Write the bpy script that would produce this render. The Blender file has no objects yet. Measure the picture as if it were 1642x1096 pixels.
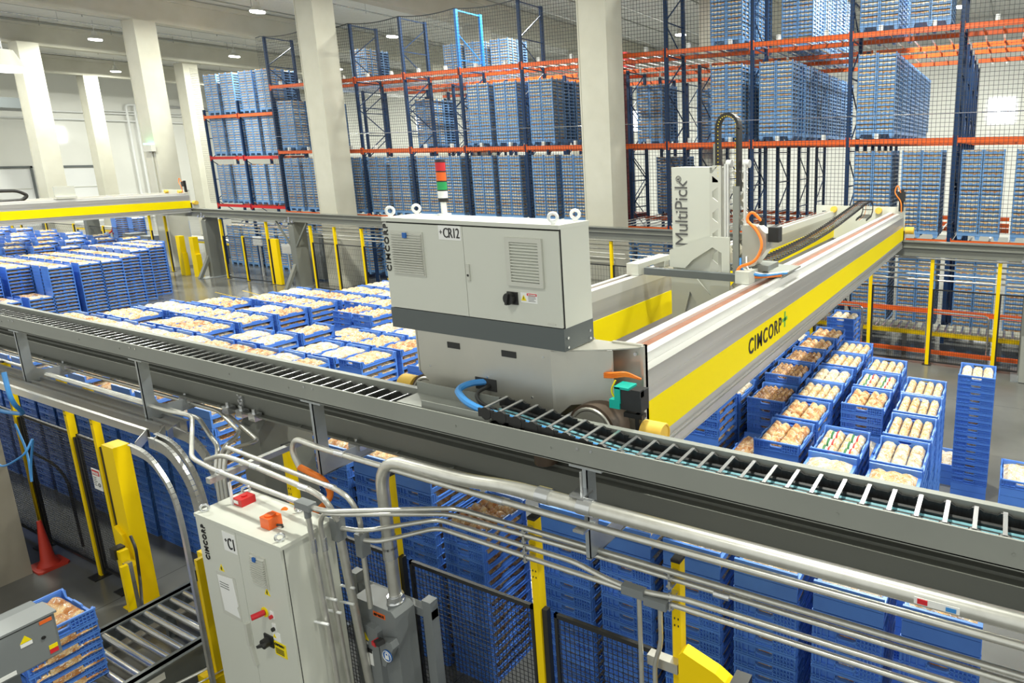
import bpy, math, random
import numpy as np
from mathutils import Vector, Matrix
S = bpy.context.scene
C = S.collection
random.seed(5)

# ---------------------------------------------------------------- camera
R_CAM = ((0.90182521, 0.43197550, -0.01041463), (0.07635299, -0.18303082, -0.98013771), (-0.42530168, 0.88311771, -0.19804443))
CAM = Vector((0, 0, 5.0)); FPX = 1027.9; PPX = 1122.3; PPY = 456.3
cd = bpy.data.cameras.new('camera'); cam = bpy.data.objects.new('camera', cd); C.objects.link(cam)
cd.sensor_fit = 'HORIZONTAL'; cd.sensor_width = 36; cd.lens = FPX / 1642 * 36
cd.shift_x = (821 - PPX) / 1642; cd.shift_y = (PPY - 548) / 1642
cd.clip_start = 0.05; cd.clip_end = 400
r, d, f = [Vector(a) for a in R_CAM]
M = Matrix((r, -d, -f)).transposed().to_4x4(); M.translation = CAM
cam.matrix_world = M; S.camera = cam
# ---------------------------------------------------------------- world, exposure
w = bpy.data.worlds.new('world'); S.world = w; w.use_nodes = True
w.node_tree.nodes['Background'].inputs[0].default_value = (0.97, 1.0, 0.94, 1)
w.node_tree.nodes['Background'].inputs[1].default_value = 0.55  # added white fill, coming in where the walls behind the camera are left off
S.view_settings.view_transform = 'Standard'; S.view_settings.look = 'None'
S.view_settings.exposure = 0.66; S.view_settings.gamma = 1; S.view_settings.use_curve_mapping = False
S.cycles.max_bounces = 6; S.cycles.diffuse_bounces = 3; S.cycles.glossy_bounces = 3; S.cycles.transparent_max_bounces = 8
LAMP_W = 560.0
LAMP_Z = 11.45
LAMPS = [(x, y) for x in (11.5, -2.6, -16.9, -30.8, -45.2, -59.9) for y in (-2.5, 4.7, 11.9, 18.9, 25.9, 33.0)]

# ---------------------------------------------------------------- materials
def mat(name, col, rough=0.5, metal=0.0, emit=None, es=1.0, noise=None, bump=None, coat=0.0, spec=None):
    m = bpy.data.materials.new(name); m.use_nodes = True
    nt = m.node_tree; b = nt.nodes['Principled BSDF']
    b.inputs['Base Color'].default_value = (*col, 1); b.inputs['Roughness'].default_value = rough
    b.inputs['Metallic'].default_value = metal; b.inputs['Coat Weight'].default_value = coat
    if spec is not None: b.inputs['Specular IOR Level'].default_value = spec
    if emit: b.inputs['Emission Color'].default_value = (*emit, 1); b.inputs['Emission Strength'].default_value = es
    if noise:  # (scale, amount, second colour)
        tc = nt.nodes.new('ShaderNodeTexCoord'); n = nt.nodes.new('ShaderNodeTexNoise'); n.inputs['Scale'].default_value = noise[0]; n.inputs['Detail'].default_value = 5
        rp = nt.nodes.new('ShaderNodeValToRGB'); rp.color_ramp.elements[0].color = (*col, 1); rp.color_ramp.elements[1].color = (*noise[2], 1)
        rp.color_ramp.elements[0].position = 0.5 - noise[1]; rp.color_ramp.elements[1].position = 0.5 + noise[1]
        nt.links.new(tc.outputs['Object'], n.inputs['Vector']); nt.links.new(n.outputs['Fac'], rp.inputs[0]); nt.links.new(rp.outputs[0], b.inputs['Base Color'])
    if bump:
        tc = nt.nodes.new('ShaderNodeTexCoord'); n = nt.nodes.new('ShaderNodeTexNoise'); n.inputs['Scale'].default_value = bump[0]; n.inputs['Detail'].default_value = 4
        bp = nt.nodes.new('ShaderNodeBump'); bp.inputs['Strength'].default_value = bump[1]; bp.inputs['Distance'].default_value = 0.02
        nt.links.new(tc.outputs['Object'], n.inputs['Vector']); nt.links.new(n.outputs['Fac'], bp.inputs['Height']); nt.links.new(bp.outputs[0], b.inputs['Normal'])
    return m
def bread_mat(name, dark, light, wrap, wrapamt, stripes=False):
    m = bpy.data.materials.new(name); m.use_nodes = True; nt = m.node_tree; L = nt.links
    b = nt.nodes['Principled BSDF']; geo = nt.nodes.new('ShaderNodeNewGeometry')
    n1 = nt.nodes.new('ShaderNodeTexNoise'); n1.inputs['Scale'].default_value = 13; n1.inputs['Detail'].default_value = 3
    rp = nt.nodes.new('ShaderNodeValToRGB'); e = rp.color_ramp.elements; e[0].position = 0.40; e[0].color = (*dark, 1); e[1].position = 0.62; e[1].color = (*light, 1)
    L.new(geo.outputs['Position'], n1.inputs['Vector']); L.new(n1.outputs['Fac'], rp.inputs[0])
    n2 = nt.nodes.new('ShaderNodeTexNoise'); n2.inputs['Scale'].default_value = 34; n2.inputs['Detail'].default_value = 4; n2.inputs['Distortion'].default_value = 1.5
    L.new(geo.outputs['Position'], n2.inputs['Vector'])
    r2 = nt.nodes.new('ShaderNodeValToRGB'); e = r2.color_ramp.elements; e[0].position = 0.62 - wrapamt; e[0].color = (0, 0, 0, 1); e[1].position = 0.70 - wrapamt; e[1].color = (1, 1, 1, 1)
    L.new(n2.outputs['Fac'], r2.inputs[0])
    mx = nt.nodes.new('ShaderNodeMixRGB'); L.new(r2.outputs[0], mx.inputs[0]); L.new(rp.outputs[0], mx.inputs[1]); mx.inputs[2].default_value = (*wrap, 1)
    out = mx.outputs[0]
    if stripes:
        tc = nt.nodes.new('ShaderNodeTexCoord'); sp = nt.nodes.new('ShaderNodeSeparateXYZ'); L.new(tc.outputs['Generated'], sp.inputs[0])
        r3 = nt.nodes.new('ShaderNodeValToRGB'); r3.color_ramp.interpolation = 'CONSTANT'
        while len(r3.color_ramp.elements) < 5: r3.color_ramp.elements.new(0.5)
        for el, (p, c) in zip(r3.color_ramp.elements, ((0, (0, 0, 0, 0)), (.36, (.02, .22, .06, 1)), (.46, (.85, .85, .82, 1)), (.60, (.72, .02, .03, 1)), (.70, (0, 0, 0, 0)))): el.position = p; el.color = c
        L.new(sp.outputs[0], r3.inputs[0])
        m2 = nt.nodes.new('ShaderNodeMixRGB'); L.new(r3.outputs[1], m2.inputs[0]); L.new(out, m2.inputs[1]); L.new(r3.outputs[0], m2.inputs[2]); out = m2.outputs[0]
    L.new(out, b.inputs['Base Color'])
    n3 = nt.nodes.new('ShaderNodeTexNoise'); n3.inputs['Scale'].default_value = 55; n3.inputs['Detail'].default_value = 2; n3.inputs['Distortion'].default_value = 2.0
    L.new(geo.outputs['Position'], n3.inputs['Vector'])
    bp = nt.nodes.new('ShaderNodeBump'); bp.inputs['Strength'].default_value = 0.9; bp.inputs['Distance'].default_value = 0.012
    L.new(n3.outputs['Fac'], bp.inputs['Height']); L.new(bp.outputs[0], b.inputs['Normal']); L.new(bp.outputs[0], b.inputs['Coat Normal'])
    b.inputs['Roughness'].default_value = 0.4; b.inputs['Coat Weight'].default_value = 0.9; b.inputs['Coat Roughness'].default_value = 0.12
    return m
def floor_mat():
    m = bpy.data.materials.new('polished_concrete'); m.use_nodes = True; nt = m.node_tree; L = nt.links; b = nt.nodes['Principled BSDF']
    g = nt.nodes.new('ShaderNodeNewGeometry'); n = nt.nodes.new('ShaderNodeTexNoise'); n.inputs['Scale'].default_value = 0.7; n.inputs['Detail'].default_value = 8
    rp = nt.nodes.new('ShaderNodeValToRGB'); e = rp.color_ramp.elements; e[0].position = .3; e[0].color = (.115, .115, .108, 1); e[1].position = .7; e[1].color = (.18, .18, .17, 1)
    L.new(g.outputs['Position'], n.inputs['Vector']); L.new(n.outputs['Fac'], rp.inputs[0])
    br = nt.nodes.new('ShaderNodeTexBrick'); br.offset = 0; br.inputs['Scale'].default_value = 1; br.inputs['Mortar Size'].default_value = .006; br.inputs['Brick Width'].default_value = 4.5; br.inputs['Row Height'].default_value = 4.5
    br.inputs['Color1'].default_value = br.inputs['Color2'].default_value = (1, 1, 1, 1); br.inputs['Mortar'].default_value = (.45, .45, .45, 1)
    L.new(g.outputs['Position'], br.inputs['Vector'])
    mx = nt.nodes.new('ShaderNodeMixRGB'); mx.blend_type = 'MULTIPLY'; mx.inputs[0].default_value = 1; L.new(rp.outputs[0], mx.inputs[1]); L.new(br.outputs[0], mx.inputs[2])
    L.new(mx.outputs[0], b.inputs['Base Color'])
    r2 = nt.nodes.new('ShaderNodeMapRange'); r2.inputs[3].default_value = .10; r2.inputs[4].default_value = .26
    L.new(n.outputs['Fac'], r2.inputs[0]); L.new(r2.outputs[0], b.inputs['Roughness'])
    return m
def deck_mat():
    m = bpy.data.materials.new('roof_deck'); m.use_nodes = True; nt = m.node_tree; L = nt.links; b = nt.nodes['Principled BSDF']
    g = nt.nodes.new('ShaderNodeNewGeometry'); wv = nt.nodes.new('ShaderNodeTexWave'); wv.bands_direction = 'X'; wv.inputs['Scale'].default_value = 1.05
    L.new(g.outputs['Position'], wv.inputs['Vector']); bp = nt.nodes.new('ShaderNodeBump'); bp.inputs['Strength'].default_value = .7; bp.inputs['Distance'].default_value = .05
    L.new(wv.outputs['Fac'], bp.inputs['Height']); L.new(bp.outputs[0], b.inputs['Normal'])
    b.inputs['Base Color'].default_value = (.60, .60, .57, 1); b.inputs['Roughness'].default_value = .45
    return m
def brushed(name, col, rough, metal, stretch):
    m = bpy.data.materials.new(name); m.use_nodes = True; nt = m.node_tree; L = nt.links; b = nt.nodes['Principled BSDF']
    g = nt.nodes.new('ShaderNodeNewGeometry'); mp = nt.nodes.new('ShaderNodeMapping'); mp.inputs['Scale'].default_value = stretch
    n = nt.nodes.new('ShaderNodeTexNoise'); n.inputs['Scale'].default_value = 3; n.inputs['Detail'].default_value = 6
    L.new(g.outputs['Position'], mp.inputs[0]); L.new(mp.outputs[0], n.inputs['Vector'])
    rp = nt.nodes.new('ShaderNodeValToRGB'); e = rp.color_ramp.elements; e[0].position = .3; e[0].color = (*[c * .82 for c in col], 1); e[1].position = .7; e[1].color = (*[min(1, c * 1.12) for c in col], 1)
    L.new(n.outputs['Fac'], rp.inputs[0]); L.new(rp.outputs[0], b.inputs['Base Color'])
    b.inputs['Roughness'].default_value = rough; b.inputs['Metallic'].default_value = metal
    return m
FLOOR = floor_mat(); DECK = deck_mat()
BLUE = mat('blue_plastic', (.08, .215, .68), .33, noise=(2.5, .25, (.115, .30, .84)), spec=.5)
BLUE2 = mat('lit_blue_plastic', (.14, .30, .60), .4, noise=(3, .25, (.19, .38, .70)))  # crate blue made paler, bright hazy light of the racking put into the colour
BREADS = [bread_mat('golden_loaves', (.56, .21, .045), (.90, .63, .30), (.93, .88, .80), .045),
          bread_mat('pale_buns', (.72, .40, .14), (.88, .68, .38), (.95, .93, .88), .08),
          bread_mat('brown_rolls', (.30, .10, .025), (.66, .36, .12), (.88, .82, .72), .05),
          bread_mat('white_wrapped_loaves', (.74, .50, .26), (.92, .80, .58), (.96, .95, .92), .10),
          bread_mat('striped_buns', (.74, .44, .16), (.90, .76, .50), (.96, .94, .90), .10, True)]
CONC = mat('precast_concrete', (.50, .485, .40), .75, noise=(1.2, .3, (.60, .585, .50)), bump=(30, .08))
CONCD = mat('dusty_concrete', (.33, .295, .23), .85, noise=(1.5, .3, (.42, .38, .31)))
WALL = mat('wall_paint', (.78, .78, .73), .7, noise=(.5, .3, (.82, .82, .78)))
GREY = mat('runway_grey_paint', (.17, .175, .155), .5, noise=(1.2, .3, (.20, .205, .18)))
GREYL = mat('trough_grey_paint', (.25, .26, .235), .5, noise=(2, .3, (.28, .29, .262)))
GREYD = mat('arm_grey_paint', (.13, .145, .15), .4)
RAL = mat('cabinet_light_grey', (.63, .64, .57), .45, bump=(300, .03))
RALD = mat('vent_light_grey', (.58, .58, .52), .5)
PLINTH = mat('plinth_grey', (.10, .115, .115), .5)
ALU = brushed('aluminium_profile', (.56, .555, .53), .36, .45, (1, .08, 3))
ALUX = brushed('aluminium_channel', (.60, .60, .58), .35, .75, (.08, 2, 2))
ALUW = mat('bright_aluminium', (.80, .80, .78), .35, .45)
STEEL = mat('stainless_sheet', (.54, .53, .48), .36, .65, noise=(3, .3, (.62, .60, .53)))
CHROME = mat('zinc_steel', (.68, .69, .70), .25, .9)
GALV = mat('galvanised_pipe', (.62, .61, .56), .33, .8, noise=(14, .25, (.74, .73, .68)))
GALVP = mat('galvanised_plate', (.42, .45, .47), .38, .6, noise=(6, .3, (.50, .53, .55)))
YEL = mat('yellow_paint', (.95, .66, .0), .45, spec=.25)
YELG = mat('yellow_girder_stripe', (1, .80, .0), .5, spec=.15)
RUB = mat('yellow_rubber', (.80, .48, .05), .6, noise=(10, .3, (.9, .6, .1)))
BLK = mat('black_plastic', (.018, .018, .018), .45)
BLKW = mat('black_wire', (.02, .02, .02), .5)
NETM = mat('net_cord', (.035, .04, .045), .7)
NAVY = mat('navy_rack_paint', (.008, .034, .105), .45, spec=.3)
BLUEF = mat('bright_blue_rack_paint', (.02, .20, .62), .4)
ORA = mat('orange_rack_paint', (.85, .13, .015), .42)
RED = mat('red_paint', (.60, .015, .015), .4)
DRED = mat('dark_red_paint', (.20, .012, .015), .5)
ORANGE = mat('orange_plastic', (.90, .14, .015), .4)
CABO = mat('orange_cable', (.90, .22, .02), .45)
CABB = mat('blue_cable', (.05, .27, .66), .4)
CABT = mat('teal_cable', (.18, .42, .48), .4)
TEAL = mat('teal_plastic', (.0, .42, .34), .4)
GREEN = mat('green_plastic', (.02, .35, .10), .35)
WHITE = mat('white_plastic', (.85, .86, .86), .4)
PAPER = mat('paper_label', (.86, .86, .84), .6)
COPPER = mat('copper_conductor', (.26, .10, .055), .45, .2, noise=(8, .3, (.36, .16, .10)))
DARK = mat('dark_cavity', (.03, .03, .03), .8)
WHEEL = mat('brown_wheel_tread', (.09, .06, .04), .5)
DISC = mat('disconnect_grey', (.20, .215, .22), .4)
CONE = mat('cone_red', (.62, .045, .02), .55, noise=(6, .3, (.50, .035, .02)))
SIGNB = mat('sign_blue', (.01, .12, .45), .4)
SIGNY = mat('sign_yellow', (.95, .75, .0), .4)
SIGNR = mat('sign_red', (.65, .02, .03), .4)
SIGNO = mat('sign_orange', (.85, .15, .02), .4)
SIGNG = mat('sign_green', (.15, .50, .08), .4)
INK = mat('black_ink', (.012, .012, .012), .5)
INKG = mat('grey_ink', (.10, .10, .10), .5)
LAMPM = mat('lamp_glass', (1, 1, 1), .5, emit=(1, .97, .9), es=14)
GLOW = mat('daylight_window', (.9, .95, 1), .3, emit=(.92, .97, 1), es=3.2)
GGLOW = mat('green_indicator', (.1, .9, .4), .4, emit=(.15, 1, .45), es=4)
SHIRT = mat('person_red_shirt', (.5, .02, .03), .8)

# ---------------------------------------------------------------- mesh builder
ORG = {}
class MB:
    def __init__(s): s.v = []; s.f = []; s.m = []; s.k = 0
    def mt(s, k): s.k = k; return s
    def box(s, x0, x1, y0, y1, z0, z1):
        n = len(s.v); s.v += [(x, y, z) for z in (z0, z1) for y in (y0, y1) for x in (x0, x1)]
        s.f += [(n, n+2, n+3, n+1), (n+4, n+5, n+7, n+6), (n, n+1, n+5, n+4), (n+2, n+6, n+7, n+3), (n, n+4, n+6, n+2), (n+1, n+3, n+7, n+5)]; s.m += [s.k] * 6; return s
    def bar(s, p, q, a, b, up=(0, 0, 1)):      # rectangular bar from p to q, a wide, b tall
        p = Vector(p); q = Vector(q); t = (q - p).normalized(); u = Vector(up)
        if abs(t.dot(u)) > .98: u = Vector((0, 1, 0))
        x = t.cross(u).normalized() * a / 2; y = x.cross(t).normalized() * b / 2; n = len(s.v)
        for c in (p, q): s.v += [tuple(c - x - y), tuple(c + x - y), tuple(c + x + y), tuple(c - x + y)]
        s.f += [(n, n+1, n+2, n+3), (n+7, n+6, n+5, n+4)] + [(n + i, n + 4 + i, n + 4 + (i + 1) % 4, n + (i + 1) % 4) for i in range(4)]; s.m += [s.k] * 6; return s
    def cyl(s, p, q, r, n=12, r2=None): return s.tube([p, q], r, n, r2)
    def tube(s, pts, r, n=8, r2=None):
        P = [Vector(a) for a in pts]; N = len(P); b = len(s.v); u = None
        for i, c in enumerate(P):
            t = (P[min(i + 1, N - 1)] - P[max(i - 1, 0)]).normalized()
            if u is None: u = t.orthogonal().normalized()
            else: u = (u - t * u.dot(t)).normalized()
            w2 = t.cross(u); rr = r if r2 is None else r + (r2 - r) * i / (N - 1)
            s.v += [tuple(c + (u * math.cos(a) + w2 * math.sin(a)) * rr) for a in [2 * math.pi * j / n for j in range(n)]]
        for i in range(N - 1):
            for j in range(n):
                k = (j + 1) % n; s.f.append((b + i*n + j, b + i*n + k, b + (i+1)*n + k, b + (i+1)*n + j)); s.m.append(s.k)
        s.f.append(tuple(b + j for j in reversed(range(n)))); s.f.append(tuple(b + (N-1)*n + j for j in range(n))); s.m += [s.k] * 2; return s
    def prism(s, poly, a, b, axis):             # polygon extruded along an axis from a to b
        n = len(s.v); k = len(poly)
        mk = {'x': lambda p, t: (t, p[0], p[1]), 'y': lambda p, t: (p[0], t, p[1]), 'z': lambda p, t: (p[0], p[1], t)}[axis]
        s.v += [mk(p, a) for p in poly] + [mk(p, b) for p in poly]
        s.f += [tuple(n + i for i in reversed(range(k))), tuple(n + k + i for i in range(k))] + [(n + i, n + (i+1) % k, n + k + (i+1) % k, n + k + i) for i in range(k)]
        s.m += [s.k] * (k + 2); return s
    def ring(s, c, ax, R, r, n=16, m=8):
        c = Vector(c); ax = Vector(ax).normalized(); u = ax.orthogonal().normalized(); w2 = ax.cross(u); b = len(s.v)
        for i in range(n):
            a = 2 * math.pi * i / n; e = u * math.cos(a) + w2 * math.sin(a)
            for j in range(m):
                t = 2 * math.pi * j / m; s.v.append(tuple(c + e * (R + r * math.cos(t)) + ax * r * math.sin(t)))
        for i in range(n):
            for j in range(m): s.f.append((b + i*m + j, b + ((i+1) % n)*m + j, b + ((i+1) % n)*m + (j+1) % m, b + i*m + (j+1) % m)); s.m.append(s.k)
        return s
    def build(s, name, mats, parent=None, org=None, smooth=False, kind=None, label=None):
        if not isinstance(mats, (list, tuple)): mats = [mats]
        o0 = Vector(ORG.get(parent.name)) if parent is not None else Vector(org if org is not None else base_of(s.v))
        me = bpy.data.meshes.new(name); me.from_pydata([tuple(Vector(v) - o0) for v in s.v], [], s.f)
        for m in mats: me.materials.append(m)
        if len(mats) > 1: me.polygons.foreach_set('material_index', s.m)
        if smooth:
            me.polygons.foreach_set('use_smooth', [True] * len(me.polygons))
            try: me.set_sharp_from_angle(angle=math.radians(40))
            except Exception: pass
        o = bpy.data.objects.new(name, me); C.objects.link(o)
        if parent is None: o.location = o0
        else: o.parent = parent
        ORG[o.name] = tuple(o0)
        if kind: o['kind'] = kind
        if label: o['label'] = label
        return o
def base_of(v):
    a = np.array(v); lo = a.min(0); hi = a.max(0); return ((lo[0]+hi[0])/2, (lo[1]+hi[1])/2, lo[2])
def tag(o, label, cat, group=None, kind=None):
    o['label'] = label; o['category'] = cat
    if group: o['group'] = group
    if kind: o['kind'] = kind
    return o
def thing(name, loc, label, cat, group=None):
    o = bpy.data.objects.new(name, None); o.empty_display_size = .2; C.objects.link(o); o.location = loc; ORG[o.name] = tuple(loc)
    return tag(o, label, cat, group)
def struct(mb, name, m): return mb.build(name, m, kind='structure', org=(0, 0, 0))
def fillet(pts, r, n=6):
    P = [Vector(p) for p in pts]; out = [P[0]]
    for i in range(1, len(P) - 1):
        a, b, c = P[i-1], P[i], P[i+1]; u = (a - b); v = (c - b); t = min(r, u.length * .48, v.length * .48)
        p0 = b + u.normalized() * t; p1 = b + v.normalized() * t
        for k in range(n + 1):
            s = k / n; out.append(p0 * (1-s)**2 + b * 2*s*(1-s) + p1 * s*s)
    out.append(P[-1]); return out
def text(s, size, loc, right, up, m, parent, name='lettering', bold=0.0, width=None):
    cu = bpy.data.curves.new('t', 'FONT'); cu.body = s; cu.size = 1; cu.offset = bold; cu.extrude = 0.004; cu.space_character = 1.0 + bold * 14; cu.resolution_u = 3
    t = bpy.data.objects.new('t', cu); C.objects.link(t); dg = bpy.context.evaluated_depsgraph_get(); dg.update()
    me = bpy.data.meshes.new_from_object(t.evaluated_get(dg)); bpy.data.objects.remove(t)
    a = np.array([v.co for v in me.vertices]); lo = a.min(0); hi = a.max(0)
    sy = size / (hi[1] - lo[1]); sx = sy if width is None else width / (hi[0] - lo[0])
    rt = np.array(right, float); u = np.array(up, float); nn = np.cross(rt, u); o0 = np.array(ORG[parent.name])
    w2 = np.array(loc) - o0 + np.outer((a[:, 0] - lo[0]) * sx, rt) + np.outer((a[:, 1] - lo[1]) * sy, u) + np.outer(a[:, 2], nn)
    me.vertices.foreach_set('co', w2.ravel()); me.materials.clear(); me.materials.append(m); me.update()
    o = bpy.data.objects.new(name, me); C.objects.link(o); o.parent = parent; ORG[o.name] = tuple(o0); me.name = name
    return o
ORD = ['first', 'second', 'third', 'fourth', 'fifth', 'sixth', 'seventh', 'eighth', 'ninth', 'tenth', 'eleventh', 'twelfth', 'thirteenth', 'fourteenth', 'fifteenth', 'sixteenth', 'seventeenth', 'eighteenth', 'nineteenth', 'twentieth', 'twenty-first', 'twenty-second', 'twenty-third', 'twenty-fourth', 'twenty-fifth', 'twenty-sixth', 'twenty-seventh', 'twenty-eighth', 'twenty-ninth', 'thirtieth']
NUM = ['one', 'two', 'three', 'four', 'five', 'six', 'seven', 'eight', 'nine', 'ten', 'eleven', 'twelve', 'thirteen', 'fourteen', 'fifteen', 'sixteen', 'seventeen', 'eighteen', 'nineteen', 'twenty', 'twenty-one']
def level(n): return 'topmost' if n == 0 else ORD[n] + ' from the top'

# ================================================================ the building
struct(MB().box(-75, 16, -8, 46, -.2, 0), 'floor', FLOOR)
struct(MB().box(-75, 16, -8, 46, 12.45, 12.6), 'ceiling', DECK)
struct(MB().box(-75, 16, 42, 42.3, 0, 12.45), 'wall_back', WALL)
struct(MB().box(-70.3, -70, -8, 42, 0, 12.45), 'wall_left', WALL)
n_win = 0
for (x0, x1, z0, z1) in ((-1.5, -.1, 6.65, 8.0), (-47.9, -46.3, 7.2, 8.6), (6.5, 7.9, 6.65, 8.0), (-26, -24.6, 6.8, 8.2)):
    n_win += 1; struct(MB().box(x0, x1, 41.93, 41.99, z0, z1), 'window_%d' % n_win, GLOW)
for (y0, y1, z0, z1) in ((25.1, 26.1, 6.6, 7.75), (20.1, 21.1, 6.6, 7.75), (31.5, 32.5, 6.6, 7.75)):
    n_win += 1; struct(MB().box(-69.98, -69.92, y0, y1, z0, z1), 'window_%d' % n_win, GLOW)
for i, y in enumerate((21.2, 25.3, 14.5)):
    dd = struct(MB().box(-69.98, -69.9, y, y + 2.3, 0, 4.5), 'door_%d' % (i + 1), mat('dock_door_white', (.82, .83, .83), .5))
    MB().box(-69.9, -69.75, y - .12, y, 0, 4.7).box(-69.9, -69.75, y + 2.3, y + 2.42, 0, 4.7).box(-69.9, -69.75, y - .12, y + 2.42, 4.55, 4.7).build('door_frame', GREYD, dd)
    MB().box(-69.9, -69.86, y + .1, y + 2.2, 1.1, 1.16).box(-69.9, -69.86, y + .1, y + 2.2, 2.9, 2.96).build('door_rib', RALD, dd)
pil = [(-11.3, 16.4), (-24.0, 16.4), (-36.2, 16.4), (-47.7, 16.4), (-11.3, 24.7), (-24.0, 24.7), (-36.2, 24.7), (-49.3, 24.7), (-62.3, 24.7), (-62.3, 16.4), (-36.2, 33), (-24, 33)]
pl = ['first from the left racking edge', '']
for i, (x, y) in enumerate(pil):
    o = MB().box(x - .5, x + .5, y, y + .85, 0, 11.2).box(x - .5, x - .46, y - .015, y, 0, 11.2).build('concrete_pillar', CONC)
    tag(o, {0: 'white concrete pillar in the centre, right of the cabinet with the signal light', 1: 'white concrete pillar left of the cabinet, in front of the net',
            2: 'concrete pillar carrying the green emergency light', 3: 'concrete pillar at the left edge beside the large lamp', 4: 'pale concrete pillar inside the racking behind the picking robot',
            5: 'concrete pillar inside the racking left of the blue frames'}.get(i, 'concrete pillar in the rear row, %s one counted from the right' % ORD[i - 4]), 'pillar')
for i, x in enumerate((-11.3, -24.0, -36.2, -48.5, -62.3)):
    o = MB().box(x - .35, x + .35, -6, 41.9, 11.2, 12.42).box(x - .5, x + .5, -6, 41.9, 12.2, 12.42).build('roof_beam', CONC)
    tag(o, 'concrete roof beam, %s from the right, running towards the back wall' % ORD[i], 'beam')
for i, x in enumerate([10, 7, 4, 1, -1.5, -5, -7.5, -9, -14, -17.5, -19, -21.5, -27, -29, -33, -39, -41.5, -44, -46, -52, -55, -58]):
    o = MB().cyl((x, -6, 12.05), (x, 41.8, 12.05), .035, 6)
    for k in range(16): o.cyl((x, -4 + 3 * k, 12.05), (x, -4 + 3 * k, 12.42), .012, 4).cyl((x, -4 + 3 * k, 11.93), (x, -4 + 3 * k, 12.05), .02, 5)
    tag(o.build('ceiling_pipe', CHROME if i % 2 else GREYL), 'thin sprinkler pipe under the roof deck, %s counted from the right' % ORD[i], 'pipe')
pm = MB()
for y in (17.2, 18.0): pm.box(-69.95, -69.7, y, y + .25, 0, 0.02)
for i, (y, zt) in enumerate(((30.4, 9.8), (31.0, 9.8), (31.6, 9.8), (28.6, 9.2))):
    o = MB().tube(fillet([(-69.7, y, .05), (-69.7, y, zt), (-69.7, y + 6, zt)], .3), .1 if i < 3 else .05, 8).build('wall_pipe', WHITE, smooth=True)
    tag(o, 'white pipe rising up the left wall, %s counted from the door side' % ORD[i], 'pipe')
for i, z in enumerate((8.4, 9.0)):
    tag(MB().cyl((-69.7, 12, z), (-69.7, 41, z), .06, 6).build('wall_pipe', WHITE, smooth=True), 'horizontal pipe along the left wall, the %s one' % ('lower', 'upper')[i], 'pipe')
tag(MB().box(-36.3, -35.6, 16.2, 16.38, 5.42, 5.72).box(-35.99, -35.93, 16.34, 16.38, 3.2, 5.42).build('emergency_light', RALD), 'white emergency light box on the concrete pillar', 'light')
eo = bpy.data.objects['emergency_light']
for k in range(5): MB().box(-36.25 + k * .14, -36.17 + k * .14, 16.22, 16.36, 5.72, 5.80).build('green_led', GGLOW, eo)
pd = thing('pendant_lamp', (-22.9, 7.65, 7.3), 'large round hanging lamp cut by the left picture edge', 'lamp')
MB().cyl((-22.9, 7.65, 7.35), (-22.9, 7.65, 7.75), .36, 24, .2).build('lamp_housing', RALD, pd, smooth=True); MB().cyl((-22.9, 7.65, 7.22), (-22.9, 7.65, 7.35), .30, 24, .36).build('lamp_lens', mat('soft_lamp_glass', (1, 1, 1), .5, emit=(1, .98, .92), es=2.0), pd, smooth=True)
MB().cyl((-22.9, 7.65, 7.7), (-22.9, 7.65, 11.2), .02, 6).build('hanger', CHROME, pd)
# ceiling lamps: bell housing, glowing lens and the light they give
def lamp(i, x, y):
    t = thing('ceiling_lamp', (x, y, LAMP_Z), 'round high bay lamp, %s row from the right, %s lamp towards the back' % (ORD[i // 6], ORD[i % 6]), 'lamp', 'high bay lamps')
    MB().cyl((x, y, LAMP_Z + .02), (x, y, LAMP_Z + .22), .30, 20, .16).cyl((x, y, LAMP_Z + .22), (x, y, LAMP_Z + .42), .12, 12).build('lamp_housing', RALD, t, smooth=True)
    MB().cyl((x, y, LAMP_Z + .4), (x, y, 12.44), .015, 6).build('hanger', CHROME, t)
    MB().cyl((x, y, LAMP_Z - .03), (x, y, LAMP_Z + .02), .29, 20).build('lamp_lens', LAMPM, t)
    ld = bpy.data.lights.new('high_bay', 'AREA'); ld.shape = 'DISK'; ld.size = .6; ld.energy = LAMP_W * (.25 if y < 0 else .85 if y < 6 else 1.1); ld.color = (.985, 1, .89)
    lo = bpy.data.objects.new('high_bay_light', ld); C.objects.link(lo); lo.parent = t; lo.location = (0, 0, -.06)
for i, (x, y) in enumerate(LAMPS): lamp(i, x, y)
# loading dock canopy at left
tag(MB().prism([(20.0, 8.7), (22.6, 8.7), (22.2, 9.4), (20.4, 9.4)], -66.5, -62.9, 'x').build('ventilation_hood', GREYD), 'dark grey ventilation hood hanging near the left wall', 'hood')

# ================================================================ racking
UX = [-28.57, -25.9, -23.24, -20.54, -17.77, -15.01, -12.3, -9.53, -6.79, -4.03, -1.34, 1.4, 4.1]
YF = 17.6
def frame(mb, x, y0, z1, z0=0, dep=1.15):
    mb.box(x - .05, x + .05, y0, y0 + .09, z0, z1).box(x - .05, x + .05, y0 + dep, y0 + dep + .09, z0, z1)
    z = z0 + .3; k = 0
    while z + .9 < z1:
        mb.bar((x, y0 + .05, z), (x, y0 + dep + .05, z), .035, .035); mb.bar((x, y0 + (.05 if k % 2 else dep), z + .02), (x, y0 + (dep if k % 2 else .05), z + .88), .03, .03)
        z += .95; k += 1
    mb.bar((x, y0 + .05, z1 - .05), (x, y0 + dep, z1 - .05), .035, .035)
def hbeam(mb, x0, x1, y, z):
    mb.box(x0 + .05, x1 - .05, y - .025, y + .025, z - .13, z).box(x0 + .05, x1 - .05, y - .03, y + .03, z - .015, z)
    mb.box(x0 + .045, x0 + .06, y - .03, y + .03, z - .2, z + .05).box(x1 - .06, x1 - .045, y - .03, y + .03, z - .2, z + .05)
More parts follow.
